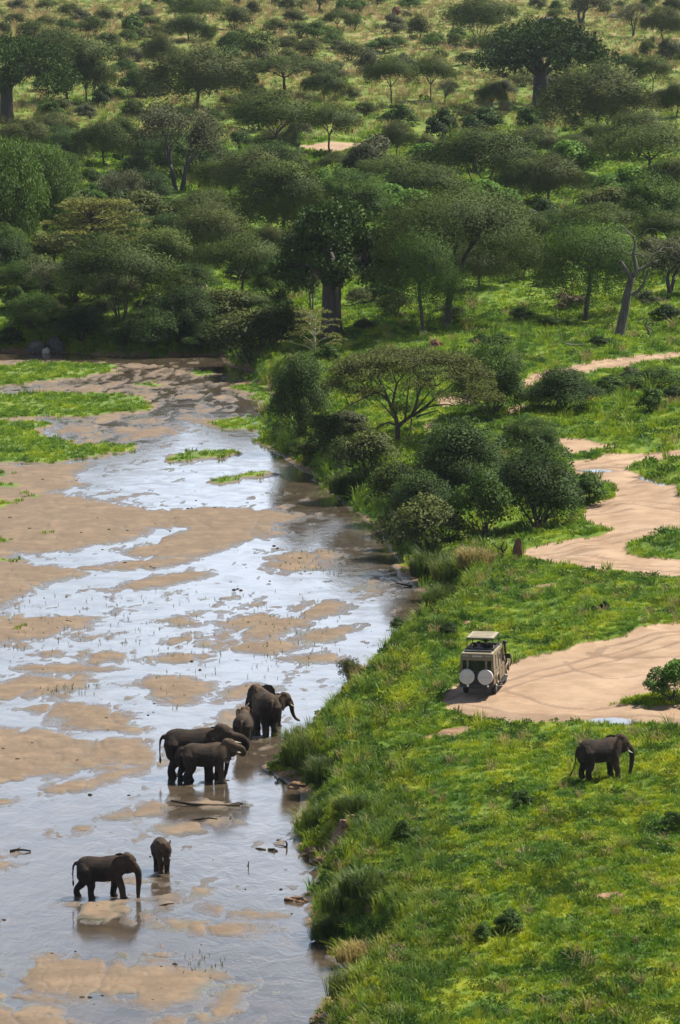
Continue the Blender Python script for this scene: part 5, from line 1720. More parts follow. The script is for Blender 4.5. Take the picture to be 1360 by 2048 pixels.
    # ears
    for sgn in (1, -1):
        out_ = [(0, .12), (-.06, .19), (-.15, .205), (-.24, .165), (-.295, .07), (-.30, -.04), (-.25, -.15), (-.17, -.24), (-.10, -.275), (-.05, -.20), (-.015, -.09), (0, 0)]
        V = []; F = []
        cx, cz = -.13, -.01
        layers = 4
        ca = R(ear)
        for side_ in (0, 1):
            off = .008 if side_ else -.008
            for l in range(layers):
                q = (l + 1) / layers
                for (ux, uz) in out_:
                    x = cx + (ux - cx) * q; zz = cz + (uz - cz) * q
                    th = off * (1.15 - .6 * q) + .035 * math.sin((x + .3) * 9 + zz * 4) * (abs(x) / .3)
                    V.append((x, th, zz))
            V.append((cx, off + .01, cz))
        n = len(out_); per = layers * n + 1
        for side_ in (0, 1):
            b = side_ * per
            for k_ in range(n):
                tri = (b + per - 1, b + k_, b + (k_ + 1) % n)
                F.append(tri if side_ else tri[::-1])
                for l in range(layers - 1):
                    qd = (b + l * n + k_, b + (l + 1) * n + k_, b + (l + 1) * n + (k_ + 1) % n, b + l * n + (k_ + 1) % n)
                    F.append(qd if side_ else qd[::-1])
        for k_ in range(n):
            a_ = (layers - 1) * n + k_; b_ = (layers - 1) * n + (k_ + 1) % n
            F.append((a_, a_ + per, b_ + per, b_))
        W = []
        for (x, y, zz) in V:
            X_ = x * math.cos(ca); Y_ = -x * math.sin(ca) + y
            W.append(tuple(hd(.075 + X_, sgn * (.118 + Y_), -.035 + zz * .95)))
        link_mesh('ear', W, F, skin, root, True)
    if tusk:
        for sgn in (1, -1):
            t = Tubes()
            p0 = hd(.20, .078 * sgn, -.12)
            dirs = [hd(.20 + tusk * .5, .095 * sgn, -.12 - tusk * .42), hd(.20 + tusk, .10 * sgn, -.12 - tusk * .62)]
            t.tube([p0, dirs[0], dirs[1]], [.020, .016, .006], 8)
            part('tusk', t.mesh('tusk', M_TUSK), root)
    for sgn in (1, -1):
        e = hd(.205, .118 * sgn, .03)
        link_mesh('eye', [tuple(v * .014 + np.array(e)) for v in ICO_V], ICO_F, M_EYE, root, True)
    t = Tubes()
    a = Vector(tl[-1]); d = (Vector(tl[-1]) - Vector(tl[-2])).normalized()
    t.tube([a - d * .02, a + d * .05, a + d * .12], [.014, .026, .006], 7)
    part('tail_tuft', t.mesh('tail_tuft', M_HAIR), root)
    return root

Z_BED = -.03
elephant(1200, 1560, 84, .42, 'lone elephant striding through green grass below the sandy track, trunk hanging straight', 'hang_back', 'stride', 22, .05, 0, .13, M_ELE, fat=1.06, tail='out', sink=-.10)
elephant(205, 1795, 90, 0.02, 'elephant walking right across a sandbar, trunk touching the ground', 'hang', 'walk', 10, .10, 0, .0, M_ELE, tail='down', fat=.98)
elephant(324, 1742, 70, R(-78), 'elephant facing the camera with lowered head, behind the walker on the sandbar', 'curl', 'stand', 12, .45, .12, .12, M_ELE2, z=Z_BED, slim=.75)
elephant(-62, 1800, 90, R(182), 'elephant cut off by the left edge of the photo, only its rump showing', 'hang', 'stand', 12, .05, 0, 0, M_ELE, z=Z_BED)
elephant(388, 1553, 104, 0.0, 'largest elephant of the drinking herd, trunk in its mouth, behind a smaller one', 'mouth', 'stand', 8, -.22, 0, .17, M_ELE, z=Z_BED, fat=.95)
elephant(392, 1557, 74, 0.03, 'young elephant mostly hidden between two others of the drinking herd', 'hang_back', 'stand', 10, .1, 0, 0, M_ELE, z=Z_BED)
elephant(413, 1563, 84, 0.05, 'nearest elephant of the drinking herd, head raised and trunk curled to its mouth', 'up_mouth', 'step', 38, -.38, -.12, .09, M_ELE2, z=Z_BED, fat=1.08)
elephant(487, 1494, 75, R(86), 'young elephant from behind, between the drinking pair and the one turning its head', 'hang', 'stand', 14, .1, 0, .1, M_ELE2, z=Z_BED, slim=.62, tail='down')
elephant(530, 1466, 92, R(106), 'big elephant seen from behind with its head turned to the left', 'hang', 'stand', 26, .22, .62, .13, M_ELE2, z=Z_BED, slim=.72, tail='side')
elephant(536, 1452, 66, R(24), 'elephant half hidden by the one turning its head, stretching its trunk to the bank', 'reach', 'stand', 16, -.02, 0, .15, M_ELE2, z=Z_BED)

# ------------------------------------------------------------------ safari vehicle
class MB:
    def __init__(self):
        self.V = []; self.F = []
    def box(self, x0, x1, y0, y1, z0, z1, tx=0, ty=0):
        """box; tx, ty pull the top in"""
        b = len(self.V)
        self.V += [(x0, y0, z0), (x1, y0, z0), (x1, y1, z0), (x0, y1, z0), (x0 + tx, y0 + ty, z1), (x1 - tx, y0 + ty, z1), (x1 - tx, y1 - ty, z1), (x0 + tx, y1 - ty, z1)]
        self.F += [tuple(b + i for i in f) for f in ((0, 3, 2, 1), (4, 5, 6, 7), (0, 1, 5, 4), (1, 2, 6, 5), (2, 3, 7, 6), (3, 0, 4, 7))]
    def prism(self, outline, y0, y1, ins=0.0):
        """outline in x,z extruded along y"""
        b = len(self.V); n = len(outline)
        self.V += [(x, y0, z) for x, z in outline] + [(x, y1, z) for x, z in outline]
        self.F += [tuple(b + i for i in range(n)), tuple(b + n + i for i in reversed(range(n)))]
        self.F += [(b + (i + 1) % n, b + i, b + n + i, b + n + (i + 1) % n) for i in range(n)]
    def disc(self, c, axis, r, h, n=20, r2=None, dome=0.0):
        """cylinder about an axis 'x','y','z'"""
        r2 = r if r2 is None else r2
        b = len(self.V)
        prof = [(0, r), (h, r2)] + ([(h + dome * .6, r2 * .75), (h + dome, r2 * .3)] if dome else [])
        for (t, rr) in prof:
            for k in range(n):
                a = 6.28318 * k / n
                u, v = rr * math.cos(a), rr * math.sin(a)
                self.V.append({'x': (c[0] + t, c[1] + u, c[2] + v), 'y': (c[0] + u, c[1] + t, c[2] + v), 'z': (c[0] + u, c[1] + v, c[2] + t)}[axis])
        m = len(prof)
        for i in range(m - 1):
            for k in range(n):
                self.F.append((b + i * n + k, b + i * n + (k + 1) % n, b + (i + 1) * n + (k + 1) % n, b + (i + 1) * n + k))
        self.F.append(tuple(b + k for k in reversed(range(n))))
        self.F.append(tuple(b + (m - 1) * n + k for k in range(n)))
    def tube(self, pts, r, n=8):
        t = Tubes()
        t.tube(pts, [r] * len(pts) if not hasattr(r, '__len__') else r, n)
        b = len(self.V)
        self.V += [tuple(v) for v in t.V]
        self.F += [tuple(b + i for i in f) for f in t.F]
        self.F.append(tuple(b + k for k in reversed(range(n))))
    def build(self, name, m, parent, bevel=0.0, smooth=False, label=None):
        me = bpy.data.meshes.new(name)
        me.from_pydata(self.V, [], self.F)
        bm = bmesh.new(); bm.from_mesh(me)
        bmesh.ops.recalc_face_normals(bm, faces=bm.faces[:])
        if bevel:
            bmesh.ops.bevel(bm, geom=[e for e in bm.edges if len(e.link_faces) == 2 and e.calc_face_angle(0) > .5], offset=bevel, segments=2, affect='EDGES', clamp_overlap=True)
        bm.to_mesh(me); bm.free()
        me.materials.append(m)
        if smooth:
            me.polygons.foreach_set('use_smooth', np.ones(len(me.polygons), bool))
        o = bpy.data.objects.new(name, me)
        COL.objects.link(o)
        if parent:
            o.parent = parent
        if label:
            o['label'] = label
        return o

M_TAN = plain('tan_paint', (.155, .118, .068), .42, .5, .10, 3)
M_TANL = plain('pale_roof_paint', (.27, .23, .15), .5, .4, .10, 4)
M_BLACK = plain('black_plastic', (.012, .012, .013), .5, .4, .2)
M_TYRE = plain('tyre_rubber', (.016, .015, .015), .85, .3, .3)
M_RIM = plain('steel_rim', (.26, .24, .21), .4, .5, .15)
M_GLASS = plain('dark_glass', (.010, .011, .012), .06, .6, .1)
M_SIDEG = plain('side_window_glass', (.085, .08, .065), .12, .6, .1)
M_COVER = plain('spare_wheel_cover', (.46, .44, .41), .6, .35, .06, 3)
M_LAMP = plain('lamp_glass', (.78, .76, .68), .15, .6, .05)
M_RED = plain('red_lamp', (.30, .02, .015), .2, .6, .1)
M_FLOORM = plain('vehicle_floor', (.05, .045, .04), .9, .2, .2)
M_PLATE = plain('pale_grey_plate', (.36, .35, .32), .5, .4, .1)

def vehicle():
    p = P(957, 1386)
    head = R(90 - 10.5)
    fwd = Vector((math.cos(head), math.sin(head), 0))
    p = p + fwd * 2.05
    p.z = gz(p.x, p.y)
    v = thing('safari_vehicle', 'tan safari vehicle with raised roof and two white spare wheel covers on the track', 'vehicle', p, head)
    a = MB()   # lower body tub with arches
    def side(y0, y1):
        a.prism([(-2.62, .62), (-1.92, .62), (-1.86, .92), (-1.66, 1.06), (-1.24, 1.06), (-1.04, .92), (-.98, .55), (1.12, .55), (1.18, .92), (1.36, 1.06), (1.78, 1.06), (1.98, .92), (2.04, .66), (2.46, .68), (2.50, 1.16), (.98, 1.22), (.92, 1.28), (-2.62, 1.28)], y0, y1)
    side(-.845, -.80); side(.80, .845)
    a.box(-2.60, .94, -.80, .80, .62, .70)
    a.box(-2.62, -2.57, -.80, .80, .60, 1.28)
    a.box(2.40, 2.47, -.80, .80, .70, 1.15)
    a.box(.95, 2.44, -.80, .80, 1.12, 1.22, .03, .03)       # bonnet
    a.build('body', M_TAN, v, .012)
    # greenhouse frame: pillars, cant rails, rear face
    b = MB()
    zt = 2.06
    for s in (-1, 1):
        o = .835 * s; i = .775 * s
        def pil(x0, x1, tz=zt):
            yb0, yb1 = sorted((o, o - .05 * s)); yt0, yt1 = sorted((i, i - .05 * s))
            k = len(b.V)
            b.V += [(x0, yb0, 1.28), (x1, yb0, 1.28), (x1, yb1, 1.28), (x0, yb1, 1.28), (x0, yt0, tz), (x1, yt0, tz), (x1, yt1, tz), (x0, yt1, tz)]
            b.F += [tuple(k + q for q in f) for f in ((0, 3, 2, 1), (4, 5, 6, 7), (0, 1, 5, 4), (1, 2, 6, 5), (2, 3, 7, 6), (3, 0, 4, 7))]
        for x0, x1 in ((-2.60, -2.46), (-1.74, -1.64), (-.92, -.82), (-.10, .02)):
            pil(x0, x1)
        # slanted windscreen pillar
        k = len(b.V)
        yb0, yb1 = sorted((o, o - .05 * s)); yt0, yt1 = sorted((i, i - .05 * s))
        b.V += [(.86, yb0, 1.26), (.94, yb0, 1.26), (.94, yb1, 1.26), (.86, yb1, 1.26), (.50, yt0, zt), (.58, yt0, zt), (.58, yt1, zt), (.50, yt1, zt)]
        b.F += [tuple(k + q for q in f) for f in ((0, 3, 2, 1), (4, 5, 6, 7), (0, 1, 5, 4), (1, 2, 6, 5), (2, 3, 7, 6), (3, 0, 4, 7))]
        y0, y1 = sorted((.79 * s, .70 * s))
        b.box(-2.56, .58, y0, y1, 1.985, 2.12, .01, .01)     # cant rail
        yy0, yy1 = sorted((.845 * s, .80 * s))
    # rear face: surround of the barn-door window and two corner windows
    b.box(-2.60, -2.55, -.80, -.70, 1.28, 2.02); b.box(-2.60, -2.55, .70, .80, 1.28, 2.02)
    b.box(-2.605, -2.55, -.50, -.40, 1.28, 1.80); b.box(-2.605, -2.55, .40, .50, 1.28, 1.80)
    b.box(-2.61, -2.55, -.79, .79, 1.80, 2.10)
    b.box(.50, .60, -.74, .74, 1.99, 2.10)
    b.build('cabin_frame', M_TAN, v, .008)
    r = MB()   # roof shell round the hatch
    r.box(-2.60, -1.75, -.76, .76, 2.10, 2.15, .03, .04); r.box(.10, .58, -.76, .76, 2.10, 2.15, .03, .04)
    r.box(-1.75, .10, -.76, -.60, 2.10, 2.15); r.box(-1.75, .10, .60, .76, 2.10, 2.15)
    r.build('roof', M_TANL, v, .01)
    h = MB()   # dark padded hatch coaming
    h.box(-1.80, -1.72, -.70, .70, 2.15, 2.25); h.box(.08, .16, -.70, .70, 2.15, 2.24)
    h.box(-1.72, .08, -.68, -.61, 2.15, 2.25); h.box(-1.72, .08, .61, .68, 2.15, 2.25)
    h.box(-2.35, -1.95, -.66, .66, 2.16, 2.22)
    h.build('hatch_coaming', M_BLACK, v, .015)
    # windows
    g = MB(); g.box(-2.585, -2.565, -.40, .40, 1.30, 1.80); g.build('rear_window', M_GLASS, v)
    for s in (-1, 1):
        g = MB(); y0, y1 = sorted((.50 * s, .70 * s)); g.box(-2.585, -2.565, y0, y1, 1.38, 1.76); g.build('corner_window', M_GLASS, v)
        for x0, x1, mm in ((-2.46, -1.74, M_SIDEG), (-1.64, -.92, M_SIDEG), (-.82, -.10, M_SIDEG), (.02, .60, M_GLASS)):
            g = MB()
            yb = .81 * s; yt = .76 * s
            k = len(g.V)
            g.V += [(x0, yb, 1.29), (x1 + (.2 if mm is M_GLASS else 0), yb, 1.29), (x1, yt, 1.985), (x0, yt, 1.985), (x0, yb - .012 * s, 1.29), (x1 + (.2 if mm is M_GLASS else 0), yb - .012 * s, 1.29), (x1, yt - .012 * s, 1.985), (x0, yt - .012 * s, 1.985)]
            g.F += [(0, 1, 2, 3), (7, 6, 5, 4), (0, 4, 5, 1), (1, 5, 6, 2), (2, 6, 7, 3), (3, 7, 4, 0)]
            g.build('side_window', mm, v)
    g = MB(); g.V += [(.88, -.76, 1.26), (.88, .76, 1.26), (.54, .71, 2.0), (.54, -.71, 2.0), (.865, -.76, 1.26), (.865, .76, 1.26), (.525, .71, 2.0), (.525, -.71, 2.0)]
    g.F += [(0, 1, 2, 3), (7, 6, 5, 4), (0, 4, 5, 1), (1, 5, 6, 2), (2, 6, 7, 3), (3, 7, 4, 0)]; g.build('windscreen', M_GLASS, v)
    # waist trim, door gaps and handles on both sides
    for s in (-1, 1):
        t = MB(); y0, y1 = sorted((.846 * s, .858 * s)); t.box(-2.58, .92, y0, y1, 1.16, 1.19); t.build('waist_trim', M_TAN, v)
        for x in (-.86, -.04, .88):
            t = MB(); t.box(x - .008, x + .008, y0, y1, .60, 1.26); t.build('door_gap', M_BLACK, v)
        for x in (-.22, .10 + .62):
            t = MB(); t.box(x - .07, x + .05, y0, sorted((.846 * s, .88 * s))[1] if s > 0 else y1, 1.08, 1.11); t.build('door_handle', M_BLACK, v)
        # wheel arch flares
        for wx in (-1.45, 1.57):
            t = MB()
            pts = [(wx + .47 * math.cos(an), .86 * s, .50 + .56 * math.sin(an)) for an in np.linspace(.15, 3.0, 10)]
            t.tube(pts, .045, 6); t.build('wheel_arch', M_TAN, v, 0, True)
        t = MB(); y0, y1 = sorted((.80 * s, .98 * s)); t.box(-.92, 1.08, y0, y1, .44, .49); t.build('side_step', M_BLACK, v, .01)
        w_ = MB(); w_.tube([(.80, .86 * s, 1.42), (.82, 1.0 * s, 1.46)], .018); w_.box(.78, .84, *sorted((.94 * s, 1.12 * s)), 1.38, 1.62); w_.build('side_mirror', M_BLACK, v, .012)
    # fuel flap, light plate
    t = MB(); t.box(-2.25, -2.05, -.862, -.846, .86, 1.0); t.build('fuel_recess', M_BLACK, v)
    # chassis and underbody
    t = MB(); t.box(-2.5, 2.4, -.45, -.33, .45, .60); t.box(-2.5, 2.4, .33, .45, .45, .60); t.box(-2.45, -2.0, -.5, .5, .40, .62); t.box(-1.53, -1.37, -.68, .68, .36, .46); t.box(1.5, 1.64, -.68, .68, .36, .46); t.build('chassis', M_BLACK, v)
    # floor and bench inside
    t = MB(); t.box(-2.5, .8, -.78, .78, .70, .74); t.build('cabin_floor', M_FLOORM, v)
    for x in (-2.2, -1.2, -.25):
        t = MB(); t.box(x, x + .45, -.66, .66, .74, 1.08); t.box(x, x + .1, -.66, .66, 1.08, 1.66); t.build('seat_bench', M_FLOORM, v, .03)
    # rear bumper, lamps, plate, hinges
    t = MB(); t.box(-2.80, -2.63, -.82, .82, .52, .66); t.build('rear_bumper', M_BLACK, v, .02)
    t = MB(); t.box(-2.645, -2.622, -.79, .79, .62, 1.27); t.build('rear_black_panel', M_BLACK, v)  # black panel over the lower rear doors
    for y in (-.58, .40):
        t = MB(); t.disc((-2.82, y, .60), 'x', .055, .03, 12); t.build('white_reverse_lamp', M_LAMP, v)
    for s in (-1, 1):
        t = MB(); t.box(-2.66, -2.622, *sorted((.70 * s, .80 * s)), .74, .92); t.build('tail_lamp', M_RED, v, .01)
    t = MB(); t.box(-2.65, -2.613, -.03, .03, .70, 1.80); t.build('barn_door_seam', M_BLACK, v)
    # the pale strip of plates over the rear window
    t = MB(); t.box(-2.628, -2.611, -.26, .22, 1.97, 2.05); t.build('name_plate', M_PLATE, v)
    rg = random.Random(4)
    for y0 in (-.70, .42):
        for k in range(6):
            t = MB(); y = y0 + k * .05; zz = 1.985 + (k % 2) * .03
            t.box(-2.622, -2.611, y, y + .035, zz, zz + .035); t.build('pale_mark', M_COVER, v)
    for s in (-1, 1):
        w_ = thing('spare', 'x', 'x') if False else None
        t = MB(); t.disc((-2.66, .45 * s + .0, 1.03), 'x', .345, -.19, 28); c = t.build('spare_wheel', M_TYRE, v, .02)
        t = MB(); t.disc((-2.70, .45 * s, 1.03), 'x', .37, -.17, 32, .365, -.03); t.build('wheel_cover', M_COVER, c, 0, False)
        t = MB(); t.box(-2.906, -2.872, .45 * s - .30, .45 * s + .30, 1.022, 1.034); t.build('cover_strap', M_RIM, c)
        t = MB(); t.tube([(-2.62, .45 * s, 1.03), (-2.68, .45 * s, 1.03)], .06); t.build('spare_bracket', M_BLACK, v)
    # wheels
    for wx in (-1.45, 1.57):
        for s in (-1, 1):
            t = MB()
            y = .60 * s if s > 0 else -.60
            n = 28
            prof = [(0, .26), (.0, .36), (.03, .40), (.10, .41), (.17, .40), (.22, .36), (.22, .24), (.16, .22)]
            bb = len(t.V)
            for (o_, rr) in prof:
                for k in range(n):
                    an = 6.28318 * k / n
                    t.V.append((wx + rr * math.cos(an), (.58 + o_) * s, .40 + rr * math.sin(an)))
            for i in range(len(prof) - 1):
                for k in range(n):
                    t.F.append((bb + i * n + k, bb + i * n + (k + 1) % n, bb + (i + 1) * n + (k + 1) % n, bb + (i + 1) * n + k))
            w_ = t.build('wheel', M_TYRE, v, 0, False)
            t = MB(); t.disc((wx, .72 * s, .40), 'y', .235, .05 * s, 24, .2); t.disc((wx, .77 * s, .40), 'y', .08, .05 * s, 14, .06); t.build('rim', M_RIM, w_)
    # snorkel on the right front, bull bar, head lamps
    t = MB(); t.tube([(1.15, -.84, 1.05), (1.05, -.90, 1.22), (.92, -.90, 1.32), (.66, -.87, 1.95), (.62, -.86, 2.15)], .05); t.disc((.62, -.86, 2.13), 'z', .10, .16, 14, .09); t.build('snorkel', M_BLACK, v, 0, True)
    t = MB()
    for s in (-1, 1):
        t.tube([(2.50, .45 * s, .60), (2.66, .45 * s, .70), (2.66, .45 * s, 1.28)], .035)
        t.tube([(2.66, .45 * s, 1.26), (2.62, .86 * s, 1.22), (2.50, .93 * s, .98), (2.60, .86 * s, .72), (2.66, .45 * s, .72)], .035)
    t.tube([(2.66, -.45, 1.28), (2.66, .45, 1.28)], .035); t.tube([(2.66, -.45, .98), (2.66, .45, .98)], .03); t.box(2.5, 2.72, -.80, .80, .52, .68)
    t.build('bull_bar', M_BLACK, v, 0, False)
    for s in (-1, 1):
        t = MB(); t.disc((2.47, .56 * s, .95), 'x', .10, .03, 16); t.build('headlight', M_LAMP, v)
    t = MB(); t.box(2.47, 2.49, -.42, .42, .80, 1.08); t.build('grille', M_BLACK, v)
    # raised pop-top
    r = MB(); r.box(-1.78, .16, -.66, .66, 2.74, 2.785, .02, .02)
    top = r.build('pop_top', M_TANL, v, .015)
    for k in range(4):
        t = MB(); x = -1.55 + k * .45; t.box(x, x + .22, -.52, .52, 2.791, 2.806, .02, .02); t.build('roof_rib', M_TANL, top, .004)
    t = MB(); t.box(-1.73, .11, -.66, .66, 2.70, 2.738); t.build('roof_lining', M_FLOORM, top)
    for x in (-1.66, .04):
        for s in (-1, 1):
            t = MB(); t.tube([(x, .63 * s, 2.16), (x, .63 * s, 2.72)], .022); t.build('roof_post', M_BLACK, v)
    for x in (-1.66, .04):
        t = MB(); t.tube([(x, -.63, 2.66), (x, .63, 2.66)], .016); t.build('roof_bar', M_BLACK, v)
    t = MB(); t.tube([(.9, -.84, 2.0), (.3, -.8, 2.2), (-.2, -.74, 2.2)], .014); t.build('side_rail', M_BLACK, v)
    return v, p, head
VEH, VP, VH = vehicle()

# ------------------------------------------------------------------ people standing in the hatch
M_SKIN = plain('skin', (.22, .12, .08), .5, .4, .1)
M_SHIRT = plain('grey_shirt', (.20, .20, .21), .9, .2, .2)
M_SHIRT2 = plain('dark_jacket', (.025, .025, .028), .9, .2, .2)
M_TROUSER = plain('khaki_trousers', (.10, .085, .06), .9, .2, .2)
M_HAT = plain('dark_hat', (.022, .020, .018), .9, .2, .2)
M_HATB = plain('beige_cap', (.30, .26, .19), .9, .2, .2)
def person(lx, ly, face, label, shirt, hat, arms, bulk=1.0, tall=1.70):
    c, s = math.cos(VH), math.sin(VH)
    pos = (VP.x + c * lx - s * ly, VP.y + s * lx + c * ly, VP.z + .745)
    k = tall / 1.75
    root = thing('person', label, 'person', pos, VH + face, 'people in the safari vehicle', (k, k, k))
    f = Flesh()
    f.limb([(0, 0, .92), (0, 0, 1.15), (.0, 0, 1.38)], [.15, .14, .16], 12)
    for y in (.17, -.17):
        f.ball((0, y, 1.40), (.075, .075, .07))
        f.limb([(0, y * .55, .92), (.02, y * .6, .52), (-.01, y * .6, .12)], [.105, .072, .052], 10)
        f.limb([(-.02, y * .6, .06), (.15, y * .65, .04)], [.05, .035], 8)
    f.limb([(0, 0, 1.42), (.01, 0, 1.54)], [.07, .06], 10)
    f.ball((.015, 0, 1.635), (.098, .078, .118)); f.ball((.06, 0, 1.57), (.055, .05, .05))
    f.ball((.115, 0, 1.625), (.022, .016, .024)); f.ball((.01, .08, 1.63), (.022, .012, .034)); f.ball((.01, -.08, 1.63), (.022, .012, .034))
    cl = Flesh()
    cl.limb([(0, 0, .88), (0, 0, 1.05), (0, 0, 1.22), (0, 0, 1.37)], [.175 * bulk, .17 * bulk, .178 * bulk, .165 * bulk], 14)
    cl.limb([(0, .20, 1.395), (0, 0, 1.42), (0, -.20, 1.395)], [.085, .095, .085], 10)
    for sgn, (e, h) in zip((1, -1), arms):
        sh = (0, .215 * sgn, 1.38)
        f.limb([sh, (e[0], e[1] * sgn, e[2]), (h[0], h[1] * sgn, h[2])], [.05, .042, .032], 10)
        hx, hy, hz = h[0], h[1] * sgn, h[2]
        f.ball((hx + .03, hy, hz), (.045, .022, .035))
        for q in range(4):
            f.limb([(hx + .06, hy + (q - 1.5) * .017, hz + .01), (hx + .10, hy + (q - 1.5) * .019, hz - .005), (hx + .115 - .006 * abs(q - 1.5), hy + (q - 1.5) * .019, hz - .035)], [.0095, .009, .008], 6)
        f.limb([(hx + .02, hy - .025 * sgn, hz), (hx + .06, hy - .05 * sgn, hz + .005)], [.011, .009], 6)
        cl.limb([sh, ((sh[0] + e[0]) / 2, (sh[1] + e[1] * sgn) / 2, (sh[2] + e[2]) / 2), (e[0], e[1] * sgn, e[2])], [.085, .072, .062], 10)
    f.skin('body', .014, M_SKIN, 3, root)
    cl.skin('shirt', .016, shirt, 3, root)
    tr = Flesh()
    for y in (.1, -.1):
        tr.limb([(0, y * .9, .95), (.02, y * 1.02, .52), (-.01, y * 1.02, .12)], [.13, .092, .075], 10)
    tr.skin('trousers', .02, M_TROUSER, 3, root)
    ht = Flesh()
    ht.ball((0, 0, 1.70), (.112, .098, .085))
    t = MB(); t.disc((.0, 0, 1.672), 'z', .19 if hat is M_HAT else .13, .018, 22, .17 if hat is M_HAT else .12)
    for v_ in t.V: pass
    b = len(ht.V); ht.V += t.V; ht.F += [tuple(b + i for i in q) for q in t.F]
    ht.skin('hat', .012, hat, 2, root)
    for y in (.034, -.034):
        link_mesh('eye', [tuple(v * .012 + np.array((.105, y, 1.65))) for v in ICO_V], ICO_F, M_EYE, root, True)
    return root
person(-1.05, .16, .1, 'person in a grey shirt and dark wide hat standing in the open roof hatch', M_SHIRT, M_HAT, [((.18, .27, 1.15), (.42, .20, 1.22)), ((.18, .27, 1.15), (.42, .22, 1.25))], 1.05, 1.72)
person(-.45, -.10, -.5, 'person in a dark jacket in the roof hatch, ahead of the grey shirt', M_SHIRT2, M_HAT, [((.20, .27, 1.17), (.40, .16, 1.36)), ((.20, .27, 1.17), (.40, .16, 1.38))], 1.1, 1.76)

# ------------------------------------------------------------------ rocks, mounds, logs, driftwood
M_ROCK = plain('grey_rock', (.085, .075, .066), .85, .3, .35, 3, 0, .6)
M_ROCKL = plain('pale_lit_rock', (.42, .37, .30), .85, .3, .25, 2, 0, .6)  # pale copy of the rock for lit stones, sunlight put into the colour
M_MOUND = plain('termite_mound_earth', (.13, .065, .04), .95, .2, .3, 4, 0, .7)
M_DRIFT = plain('driftwood', (.10, .08, .06), .9, .2, .35, 9, 0, .4)
M_CLOD = plain('dark_clod', (.035, .028, .022), .95, .2, .3, 9)
M_EARTH = plain('bank_earth', (.17, .105, .065), .95, .2, .4, 5, 0, .8)

def rock_mesh(seed, m, spiky=0.35, sub=3):
    V, F = _ico(sub)
    n = fbm(V[:, 0] * 1.6 + seed, V[:, 1] * 1.6 + V[:, 2] * 1.3, seed, 3) + .6 * fbm(V[:, 0] * 4 + seed, V[:, 2] * 4 + V[:, 1] * 3, seed + 9, 2)
    V = V * (1 + spiky * 1.8 * n)[:, None]
    V[:, 2] = np.maximum(V[:, 2], -.35)
    me = bpy.data.meshes.new('rock')
    me.from_pydata([tuple(v) for v in V], [], F)
    me.materials.append(m)
    return me

def rock(name, px, py, wpx, hpx, label, cat, seed, m, deep=.8, spiky=.35, group=None, z=None):
    p = P(px, py); p.z = gz(p.x, p.y) if z is None else z
    s = PXM(p)
    o = bpy.data.objects.new(name, rock_mesh(seed, m, spiky))
    COL.objects.link(o)
    w_ = wpx / s / 2; h_ = hpx / s / 1.1
    o.location = (p.x, p.y, p.z + .1 * h_)
    o.scale = (w_, w_ * deep, h_)
    o.rotation_euler = (0, 0, _SR.uniform(-.4, .4))
    tag(o, label, cat, group)
    return o
rock('rock', 74, 703, 40, 22, 'dark rock at the far bank beside a lit one, under the dense green bush', 'rock', 1, M_ROCK, group='rocks of the far bank')
rock('rock', 112, 700, 34, 24, 'grey rock right of the dark rock at the far bank', 'rock', 2, M_ROCK, group='rocks of the far bank')
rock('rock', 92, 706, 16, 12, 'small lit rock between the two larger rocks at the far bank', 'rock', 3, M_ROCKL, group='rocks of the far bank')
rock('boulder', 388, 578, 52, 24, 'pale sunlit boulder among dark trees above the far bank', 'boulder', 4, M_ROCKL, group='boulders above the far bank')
rock('boulder', 356, 618, 46, 26, 'grey boulder in shade below the pale sunlit one', 'boulder', 5, M_ROCK, group='boulders above the far bank')  # takes the darker rock copy, its shade put into the colour
rock('termite_mound', 872, 697, 34, 17, 'brown crumbling termite mound on the grass behind the lone acacia', 'mound', 6, M_MOUND, .7, .5, 'termite mounds')
rock('termite_mound', 795, 31, 20, 20, 'reddish termite mound on straw grass near the top edge', 'mound', 7, M_MOUND, .9, .4, 'termite mounds')
rock('termite_mound', 1035, 1116, 20, 40, 'dark pointed stump-like mound at the tip of the sandy track bend', 'mound', 8, M_MOUND, .6, .3, 'termite mounds')
for i, (px, py, w_, h_, t) in enumerate([(1225, 36, 22, 9, 'grey'), (1095, 50, 22, 13, 'dark')]):
    rock('rock', px, py, w_, h_, f'{t} rock beside the fallen trunk on the far straw slope', 'rock', 10 + i, M_ROCK, group='rocks of the far slope')
# bank stones and earth clods
for i, (px, py, w_, h_) in enumerate([(655, 1728, 60, 18), (628, 1708, 46, 14), (700, 1650, 44, 20), (590, 1802, 50, 12), (598, 1575, 46, 10)]):
    rock('earth_clod', px, py, w_, h_, ['largest clod of bare reddish earth at the foot of the bank', 'clod of earth at the tip of the bare bank spit', 'reddish earth scar high on the bank', 'earth clod under the small grassy islet', 'earth clod at the bank beside the drinking herd'][i], 'earth clod', 20 + i, M_EARTH, .7, .6, 'earth clods on the bank')

